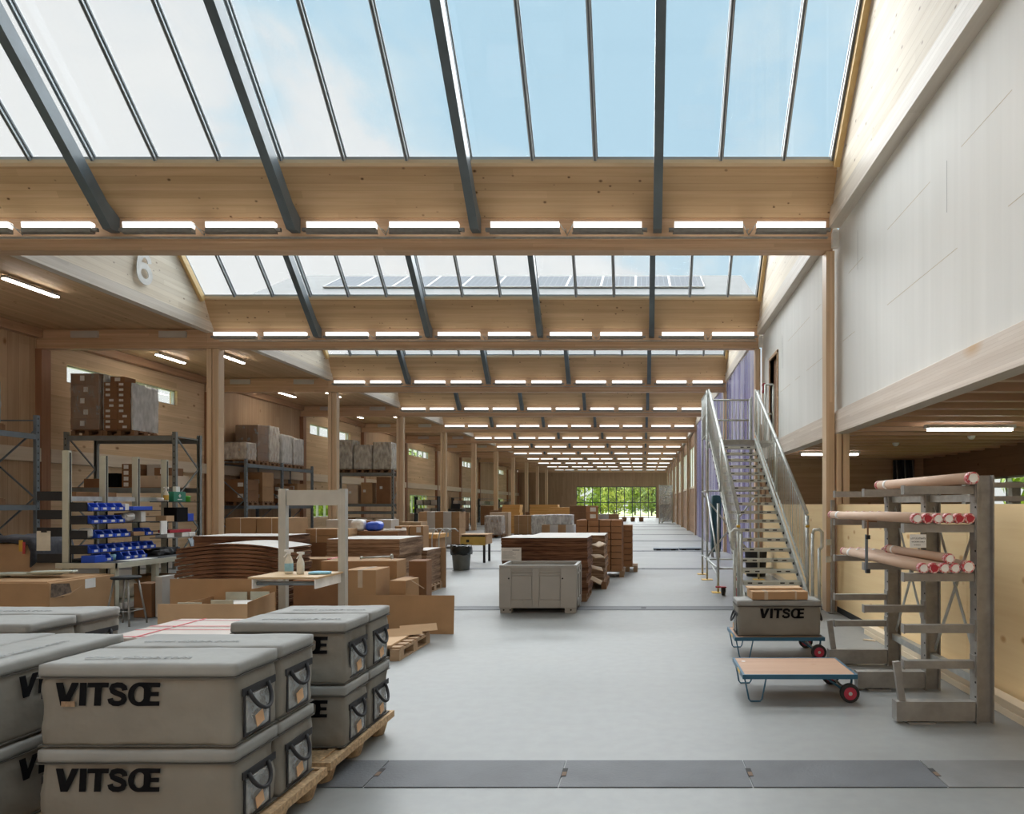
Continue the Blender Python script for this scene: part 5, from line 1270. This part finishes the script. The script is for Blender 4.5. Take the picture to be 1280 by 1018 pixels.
# coats / teal cover by the stair
o = obj('teal_cover', MB().soft(.28,.5,1.75,8,.02,5,4,.01,0,.04), K['teal'], None, (2.35,22.0,.5)); 
t = thing('teal_locker','tall dark teal covered trolley behind the stair','cover',(2.3,22.0,0)); o.parent = t; o.location = (0,0,.18); o.name = 'cover_cloth'
for sx in (-.1,.1):
    for sy in (-.2,.2): obj('leg', MB().tube((sx,sy,0),(sx,sy,.22),.02,8), K['steel2'], t)
o = obj('grey_bin', MB().lathe([(.22,0),(.26,.6),(.27,.62)],18), K['strap'], None, (2.62,16.2,0)); tag(o,'dark round tub under the stair','tub')
# ------------------------------------------------------------------ scaffold stair
SX0, SX1, SY0, SY1, SZ = 1.50, 2.50, 10.25, 15.45, 3.06
t = thing('scaffold_stair', 'galvanised scaffold stair climbing to the door in the white wall', 'stair', (0,0,0))
NT = 20; rs = SZ/NT; gg = (SY1-SY0)/(NT-1)
tread = MB().box(SX0+.06,SX1-.06,0,.225,-.05,0)
for i in range(3): tread.box(SX0+.06,SX1-.06,.02+.075*i,.045+.075*i,.0,.006)
for x in (.12,.28,.62,.76): tread.box(SX0+x,SX0+x+.07,-.0015,.0,-.028,-.008,1)
tm = tread.mesh('tread', [K['stair'], K['strap']])
for k in range(NT-1): obj('tread', tm, None, t, (0, SY0+gg*k, rs*(k+1)))
clm = MB().box(-.03,.03,.02,.10,-.09,-.05).mesh('tread_clip', K['strap'])
for x in (SX0+.02, SX1-.02):
    m = MB().bar((x,SY0-.05,.02),(x,SY1+.05,SZ-.02),.04,.17)
    obj('stringer', m, K['stair'], t)
    for k in range(NT-1): obj('tread_clip', clm, None, t, (x, SY0+gg*k, rs*(k+1)))
obj('landing_deck', MB().box(SX0,SX1+.42,SY1,SY1+1.3,SZ-.06,SZ), K['stair'], t)
obj('landing_edge', MB().box(SX0,SX1,SY1-.03,SY1,SZ-.10,SZ+.01), K['steel2'], t)
def zt_(y): return rs + (y-SY0)/gg*rs
for x in (SX0-.02, SX1+.02):
    for half in range(2):
        y0 = SY0+.55 + half*2.45; y1 = y0+2.40; m = MB()
        m.bar((x,y0,zt_(y0)+.08),(x,y1,zt_(y1)+.08),.03,.03); m.bar((x,y0,zt_(y0)+1.04),(x,y1,zt_(y1)+1.04),.03,.03)
        nb = 17
        for i in range(nb+1):
            y = y0+(y1-y0)*i/nb; m.tube((x,y,zt_(y)+.08),(x,y,zt_(y)+1.04),0.0065 if 0 < i < nb else .018,6)
        obj('baluster_panel', m, K['stair'], t)
    obj('handrail', MB().path([(x,SY0+.5,zt_(SY0+.5)+1.09),(x,SY1-.1,zt_(SY1-.1)+1.09)], .028, 10), K['steel'], t)
    obj('handrail_clip', MB().tube((x,SY0+2.85,zt_(SY0+2.85)+1.07),(x,SY0+2.95,zt_(SY0+2.95)+1.1),.034,10), K['steel2'], t)
# bottom posts with hooped ends
for x, s in ((SX0-.03,-1),(SX1+.03,1)):
    for q, y in enumerate((SY0+.18, SY0+.5)):
        obj('newel_post', MB().tube((x,y,0),(x,y,zt_(y)+1.05 if q else 1.22),.024,12), K['steel'], t)
    hx = x+.06*s
    obj('end_hoop', MB().path([(x,SY0+.18,1.22),(x+.02*s,SY0+.18,1.27),(x+.10*s,SY0+.18,1.28),(x+.14*s,SY0+.18,1.24),(x+.14*s,SY0+.18,1.02),(x+.10*s,SY0+.18,.98)], .024, 10), K['steel'], t)
    obj('hoop_leg', MB().tube((x+.10*s,SY0+.18,0),(x+.10*s,SY0+.18,1.0),.024,12), K['steel'], t)
    obj('yellow_clip', MB().tube((x,SY0+.5,1.30),(x,SY0+.5,1.34),.030,10), K['yellow'], t)
# landing legs, braces, yellow base plates
for x, ys in ((1.42,(13.15,15.4,16.6)),(2.55,(15.4,16.6))):
    for y in ys:
        top = zt_(y)-.1 if y < 15.4 else SZ+1.1
        obj('standard', MB().tube((x,y,.06),(x,y,top),.024,12), K['steel'], t); obj('base_jack', MB().tube((x,y,.008),(x,y,.3),.018,10), K['steel2'], t)
        obj('base_plate', MB().box(x-.12,x+.12,y-.12,y+.12,0,.012), K['yellow'], t)
for a, b in (((1.42,13.15,.45),(1.42,16.6,.45)),((1.42,15.4,1.95),(1.42,16.6,1.95)),((1.42,13.15,.55),(1.42,15.4,1.9)),((1.42,15.4,.5),(2.55,15.4,1.9)),((2.55,16.6,.5),(1.42,16.6,1.9)),((1.42,15.4,.45),(2.55,15.4,.45)),((1.42,13.15,.45),(2.45,13.15,.45)),((1.42,15.4,1.95),(2.55,15.4,1.95)),((1.42,15.4,.5),(1.42,13.15,.3))):
    obj('brace', MB().tube(a,b,.019,8), K['steel'], t)
# landing guard rails
for a, b in (((SX0-.08,SY1,SZ),(SX0-.08,SY1+1.25,SZ)),((SX0,SY1+1.28,SZ),(SX1+.1,SY1+1.28,SZ))):
    m = MB()
    for z in (.12,.6,1.08): m.tube((a[0],a[1],SZ+z),(b[0],b[1],SZ+z),.022,8)
    A, B = Vector(a), Vector(b)
    for i in range(13): p = A.lerp(B,i/12); m.tube((p.x,p.y,SZ+.12),(p.x,p.y,SZ+1.08),.009,6)
    obj('guard_panel', m, K['stair'], t)
obj('gate_post', MB().tube((SX1+.1,SY1+1.28,SZ-.4),(SX1+.1,SY1+1.28,SZ+1.15),.026,10), K['steel'], t)
obj('gate_panel', MB().tube((2.72,15.55,SZ),(2.72,15.55,SZ+1.25),.024,10).tube((2.90,15.55,SZ),(2.90,15.55,SZ+1.25),.024,10).tube((2.72,15.55,SZ+1.25),(2.90,15.55,SZ+1.25),.024,10).tube((2.72,15.55,SZ+.6),(2.90,15.55,SZ+.6),.018,10), K['stair'], t)
# red striped barrier foot and red caster behind the stair
t = thing('red_marker_post', 'red and white banded marker post seen through the stair treads', 'post', (1.68,12.2,0)); m = MB()
obj('post', MB().box(-.05,.05,-.04,.04,0,1.15), K['whitepaint'], t)
for k in range(4): obj('red_band', MB().box(-.053,.053,-.043,.043,.06+.27*k,.20+.27*k), K['red'], t)
t = thing('swivel_roller', 'red swivel caster on the floor beside the stair foot', 'caster', (1.47,12.75,0)); obj('wheel', MB().tube((-.03,0,.07),(.03,0,.07),.07,16), K['rubber'], t); obj('bracket', MB().box(-.05,.05,-.07,.07,.145,.16), K['red'], t); obj('brake_pedal', MB().box(-.14,-.05,-.03,.03,.14,.165), K['red'], t)
for sx in (-.042,.042): obj('fork', MB().box(sx-.004,sx+.004,-.03,.03,.06,.145), K['steel2'], t)
# fire alarm call point on the white wall
t = thing('wall_mounted_alarm', 'red fire alarm box on the white wall above the stair landing', 'alarm', (3.02,17.25,4.4)); obj('alarm_box', MB().box(-.07,0,-.1,.1,0,.22), K['red'], t, bevel=.006); obj('alarm_face', MB().box(-.074,-.0705,-.05,.05,.06,.16), K['label'], t)
for n in (1,2,3):
    t = thing('mounted_sensor', 'white sensor box at the column top under the %s beam' % ORD[n-1], 'sensor', (2.95,YB(n)-.06,5.58)); obj('sensor_box', MB().box(-.05,.05,-.05,.05,0,.24), K['whitepaint'], t, bevel=.01); obj('sensor_dome', MB().lathe([(.05,0),(.04,.04),(.001,.05)],14), K['whitepaint'], t, (0,0,.24))
# white number on the west gable
m = MB(); pts = [(.24,.62),(.12,.66),(-.0,.62),(-.10,.5),(-.14,.32),(-.13,.14)]
hh = []
R = .155
for k in range(28):
    a0, a1 = 2*PI*k/28, 2*PI*(k+1)/28
    m.prism([(rx*math.cos(q_), .22+rz*math.sin(q_)) for rx, rz, q_ in ((.24,.235,a0),(.24,.235,a1),(.115,.105,a1),(.115,.105,a0))], -.016, 0, 'Y')
m.stroke([(-.175,.22),(-.175,.36),(-.14,.52),(-.05,.625),(.05,.63),(.13,.56),(.155,.48)], .13, -.0145, -.001, 'Y')
o = obj('number_sign', m, K['paper'], None, (XN+.045,15.1,6.40), PI/2); tag(o, 'white bay number 6 on the pale gable above the aisle', 'sign')
# cable cabinet under the mezzanine
t = thing('hanging_cable_riser','dark cable riser on the back wall under the mezzanine','cabinet',(6.45,17.36,1.7))
obj('riser_tray', MB().box(-.25,.25,-.08,.0,0,1.05), K['dark'], t)
for i in range(5): obj('cable', MB().path([(-.2+.1*i,-.10,1.05),(-.2+.1*i+.02,-.11,.6),(-.2+.1*i-.02,-.10,.2),(-.2+.1*i,-.10,0)],.018,6), K['strap' if i % 2 else 'steel2'], t)
# smoke detectors under the mezzanine
for i, (x, y) in enumerate(((4.55,12.6),(5.3,11.3))):
    t = thing('smoke_detector','small white detector under the mezzanine joists, %s' % ['by the column','by the outer wall'][i],'detector',(x,y,2.76)); obj('detector_dome', MB().lathe([(.06,0),(.055,-.03),(.03,-.06),(.001,-.065)],16), K['whitepaint'], t)

# ------------------------------------------------------------------ cantilever rack with postal tubes
t = thing('cantilever_rack', 'grey steel cantilever rack with three uprights and long arms', 'rack', (2.58,5.32,0))
UY = (0,.95,1.90)
up = MB().box(-.065,-.055,-.05,.05,0,1.87).box(.055,.065,-.05,.05,0,1.87).box(-.055,.055,-.004,.004,0,1.87).box(-.07,-.065,-.055,.055,0,1.87)
for k in range(14): up.tube((-.074,-.035,.2+.11*k),(-.07,-.035,.2+.11*k),.008,8,1)
um = up.mesh('upright',[K['steel2'],K['dark']])
ft = MB().box(-.66,-.075,-.045,-.035,.02,.165).box(-.66,-.075,.035,.045,.02,.165).box(-.66,-.075,-.035,.035,.155,.165).box(-.67,-.66,-.05,.05,.02,.165).mesh('foot',K['steel2'])
arm = MB().box(-.60,-.075,-.03,.03,-.03,.03).box(-.608,-.60,-.034,.034,-.034,.036).box(-.078,-.070,-.045,.045,-.09,.07).mesh('arm',K['steel2'])
pad = MB().box(-.60,-.40,-.06,.06,0,.012).mesh('foot_pad',K['steel2'])
AZ = [(.50,0),(.82,0),(1.255,0),(1.555,0),(1.79,0)]
AZs = {0:[.44,.71,1.10,1.47,1.76], 1:[.72,1.10,1.47,1.755], 2:[.43,.70,1.10,1.47,1.755]}
for i, y in enumerate(UY):
    obj('upright', um, None, t, (0,y,0)); obj('foot', ft, None, t, (0,y,0)); obj('floor_pad', pad, None, t, (.02,y,0))
    for z in AZs[i]: obj('arm', arm, None, t, (0,y,z))
    if i != 1: obj('end_stop', MB().bar((-.66,y,.165),(-.615,y,.165) if False else (-.625,y,(.49 if i == 0 else .68)+.03),.035,.05,0,(0,1,0)) if False else MB().bar((-.615,y,.166),(-.655,y,.46),.05,.04,0,(0,1,0)), K['steel2'], t)
for a, b in ((0,1),(1,2)):
    y0, y1 = UY[a]+.05, UY[b]-.05
    for z in (.30,1.70): obj('tie_bar', MB().box(-.03,.03,y0,y1,z-.03,z+.03), K['steel'], t)
    obj('cross_brace', MB().bar((.0,y0,.36),(.0,y1,1.62),.006,.04,0,(0,0,1)), K['steel'], t); obj('cross_brace', MB().bar((.012,y1,.36),(.012,y0,1.62),.006,.04,0,(0,0,1)), K['steel'], t)
t2 = None
TB = {}
def ptube(x, y, z, L, r, yaw, pitch, label, cap='label', group='postal tubes on the cantilever rack'):
    key = (round(L,2), round(r,3), cap)
    if key not in TB:
        TB[key] = (MB().tube((0,0,0),(0,L,0),r,24).mesh('tube_body',K['tubekraft']),
                   MB().tube((0,-.004,0),(0,.045,0),r+.0025,24).mesh('red_collar',K['redwrap']),
                   MB().tube((0,-.008,0),(0,-.0045,0),r*.76,24).mesh('end_cap',K['red' if cap == 'red' else 'whitepaint']),
                   MB().tube((0,L*.86,0),(0,L*.89,0),r+.0015,24).mesh('paper_band',K['label']))
    a, b, c, d = TB[key]
    t = thing('postal_tube', label, 'tube', (x,y,z), 0, group); t.rotation_euler = (pitch, 0, yaw)
    obj('tube_body', a, None, t); obj('red_collar', b, None, t); obj('red_collar', b, None, t, (0,L-.042,0)); obj('end_cap', c, None, t, label='red end cap' if cap == 'red' else 'white end cap'); obj('paper_band', d, None, t)
    return t
def redwrap():
    m, nt, p, o = _new('red printed collar'); v, _ = _coord(nt, 'object', (60,60,60)); n = _N(nt,'ShaderNodeTexNoise'); n.inputs['Scale'].default_value = 1; nt.links.new(v,n.inputs['Vector'])
    nt.links.new(_ramp(nt,n.outputs['Fac'],[(.44,(.68,.52,.48)),(.54,(.55,.07,.09))]),p.inputs['Base Color']); p.inputs['Roughness'].default_value = .4; return m
K['redwrap'] = redwrap()
r = .036; z = 1.509+r
for i in range(6):
    ptube(2.06+.079*i, 5.26, z, 2.05 if i == 0 else 1.9, r, .045 if i == 0 else .025, 0, 'brown postal tube on the middle tier, %s from the aisle' % ORD[i], 'red' if i in (1,4,5) else 'label')
z = 1.139+r
for i in range(4): ptube(2.10+.079*i, 5.24, z, 1.95, r, .02, 0, 'brown postal tube on the low tier, %s from the aisle' % ORD[i], 'label' if i != 1 else 'red')
ptube(2.425, 5.22, 1.139+.047, 1.7, .044, .02, 0, 'fat postal tube with a thick red ring on the low tier', 'label')
ptube(2.30, 5.25, z+.070, 1.2, r, .035, 0, 'brown postal tube resting on top of the low tier', 'label')
ptube(2.45, 5.20, 1.80+.047, 1.98, .044, .015, 0, 'single brown postal tube on the uppermost tier', 'label')
# paper notice hanging from the arm
t = thing('paper_notice','white paper notice taped under the middle tier arm','sign',(2.075,5.283,1.325)); obj('sheet', MB().box(-.062,.062,-.002,0,0,.10), K['paper'], t)
for s_, z_, x_, tx_ in ((.0165,.064,-.055,'LOTUS STEHTS'),(.0135,.040,-.048,'RACKING ONLY'),(.0135,.018,-.032,'no boxes')):
    q_ = obj('notice_print', textmesh(tx_, s_, K['black'], 'notice_print'), None, t, (x_,-.0026,z_)); q_.rotation_euler = (PI/2,0,0)
# screw clamp on the second arm
t = thing('screw_clamp','dark screw clamp gripping the low tier arm of the cantilever rack','clamp',(1.985,6.215,1.045))
obj('clamp_bar', MB().box(-.012,.012,-.006,.006,0,.34), K['bluegrey'], t); obj('clamp_jaw', MB().box(-.012,.02,-.045,-.007,.0,.035).box(-.012,.02,-.045,-.007,.30,.335), K['strap'], t)
obj('clamp_screw', MB().tube((0,-.035,.30),(0,-.035,.47),.008,8).tube((-.02,-.035,.46),(.08,-.035,.455),.006,8), K['card2'], t)
# pale stripe and white chip on the floor by the rack
for i, (x, y, w_) in enumerate(((2.27,6.35,.3),(2.75,8.5,.14))):
    o = obj('wood_chip', MB().box(-w_/2,w_/2,-.025,.025,0,.014), K['batten'], None, (x,y,.0), [.1,-.6][i]); tag(o, 'thin pale wood offcut on the floor %s' % ['under the cantilever rack','by the hoarding'][i], 'wood')
# grey post with brackets before the column
t = thing('hoarding_post','thin grey steel post standing against the timber column','post',(2.88,10.62,0)); obj('post', MB().box(-.025,.025,-.03,.03,0,1.72), K['steel2'], t); obj('shoe', MB().box(-.06,.06,-.05,.05,0,.02), K['steel2'], t)
for z in (.82,1.08): obj('bracket', MB().box(-.10,-.026,-.03,.0,z-.045,z+.045), K['steel'], t)
# white folding frame behind the hoarding, seen over its top
t = thing('stored_frame','pale steel rack frame behind the hoarding, its top bars showing','frame',(4.4,8.3,0))
for x in (-.55,.0,1.1): obj('upright', MB().box(x-.05,x+.05,-.05,.05,0,1.92), K['steel'], t)
for z in (1.72,1.88): obj('cross_bar', MB().box(-.5,1.05,-.07,.04,z-.03,z+.03), K['whitepaint'], t)

# ------------------------------------------------------------------ platform trolleys
def trolley(x, y, w, d, label):
    t = thing('platform_trolley', label, 'trolley', (x,y,0), 0, 'blue edged platform trolleys'); H = .235
    obj('deck_board', MB().box(-w/2+.02,w/2-.02,-d/2+.02,d/2-.02,H-.022,H), K['plyobj'], t)
    e = MB().box(-w/2,w/2,-d/2,-d/2+.0195,H-.035,H+.002).box(-w/2,w/2,d/2-.0195,d/2,H-.035,H+.002).box(-w/2,-w/2+.0195,-d/2+.02,d/2-.02,H-.035,H+.002).box(w/2-.0195,w/2,-d/2+.02,d/2-.02,H-.035,H+.002)
    obj('edge_frame', e, K['bluesteel'], t)
    for yy in (-d/2+.03, d/2-.03):
        obj('wire_leg', MB().path([(-w/2+.02,yy,H-.03),(-w/2+.055,yy,.03),(-w/2+.07,yy,.010),(-w/2+.15,yy,.010),(-w/2+.165,yy,.03),(-w/2+.20,yy,H-.03)],.007,8), K['bluesteel'], t)
        wx = w/2-.06
        s = -1 if yy < 0 else 1; yc = yy + s*.0
        obj('tyre', MB().tube((wx,yc-.022,.078),(wx,yc+.022,.078),.078,28), K['rubber'], t)
        hb = obj('wheel_hub', MB().tube((wx,yc-.026,.078),(wx,yc+.026,.078),.053,24), K['redhub'], t)
        obj('hub_rim', MB().tube((wx,yc-.0275,.078),(wx,yc+.0275,.078),.032,20).tube((wx,yc-.03,.078),(wx,yc+.03,.078),.016,14,1), [K['red'],K['steel']], hb)
        obj('strut', MB().tube((wx-.02,yy-s*.04,.08),(wx-.20,yy-s*.05,H-.03),.010,8).tube((wx+.02,yy-s*.04,.08),(wx+.03,yy-s*.04,H-.03),.010,8), K['bluesteel'], t)
    obj('axle', MB().tube((w/2-.06,-d/2+.05,.078),(w/2-.06,d/2-.05,.078),.010,8), K['steel2'], t)
    obj('yellow_tag', MB().box(-w/2-.002,-w/2-.0002,-.16,-.02,H-.03,H-.003), K['yellow'], t)
    return t
trolley(1.31, 6.15, .955, .66, 'empty blue edged platform trolley with red wheels in the open')
obj('paper_dot', MB().lathe([(.018,0),(.018,.001)],14), K['label'], bpy.data.objects['platform_trolley'], (-.40,.18,.2352))
trolley(1.46, 7.78, .96, .66, 'blue edged platform trolley carrying a grey crate')
crate((1.47, 7.71, .2365), 0, .9, .24, 'grey fabric crate with black wordmark riding on the blue trolley', None, 1)
o = obj('flat_carton', MB().box(-.30,.30,-.17,.17,.0005,.085), K['card'], None, (1.475,7.70,.2365+.388+.004), .02, .004); tag(o, 'long flat brown carton strapped on the trolley crate', 'box')
o.name = 'long_carton'
obj('parcel_tape', MB().box(-.17,-.13,-.1715,.1715,.0,.0865).box(.16,.18,-.1715,.1715,.0,.0865), K['tape'], o)
o = obj('flat_carton', MB().box(-.30,.29,-.10,.10,.0005,.02), K['card3'], None, (1.465,7.80,.2365+.388+.091), .03, .003); tag(o, 'thin brown cardboard piece lying on the long flat carton', 'cardboard')
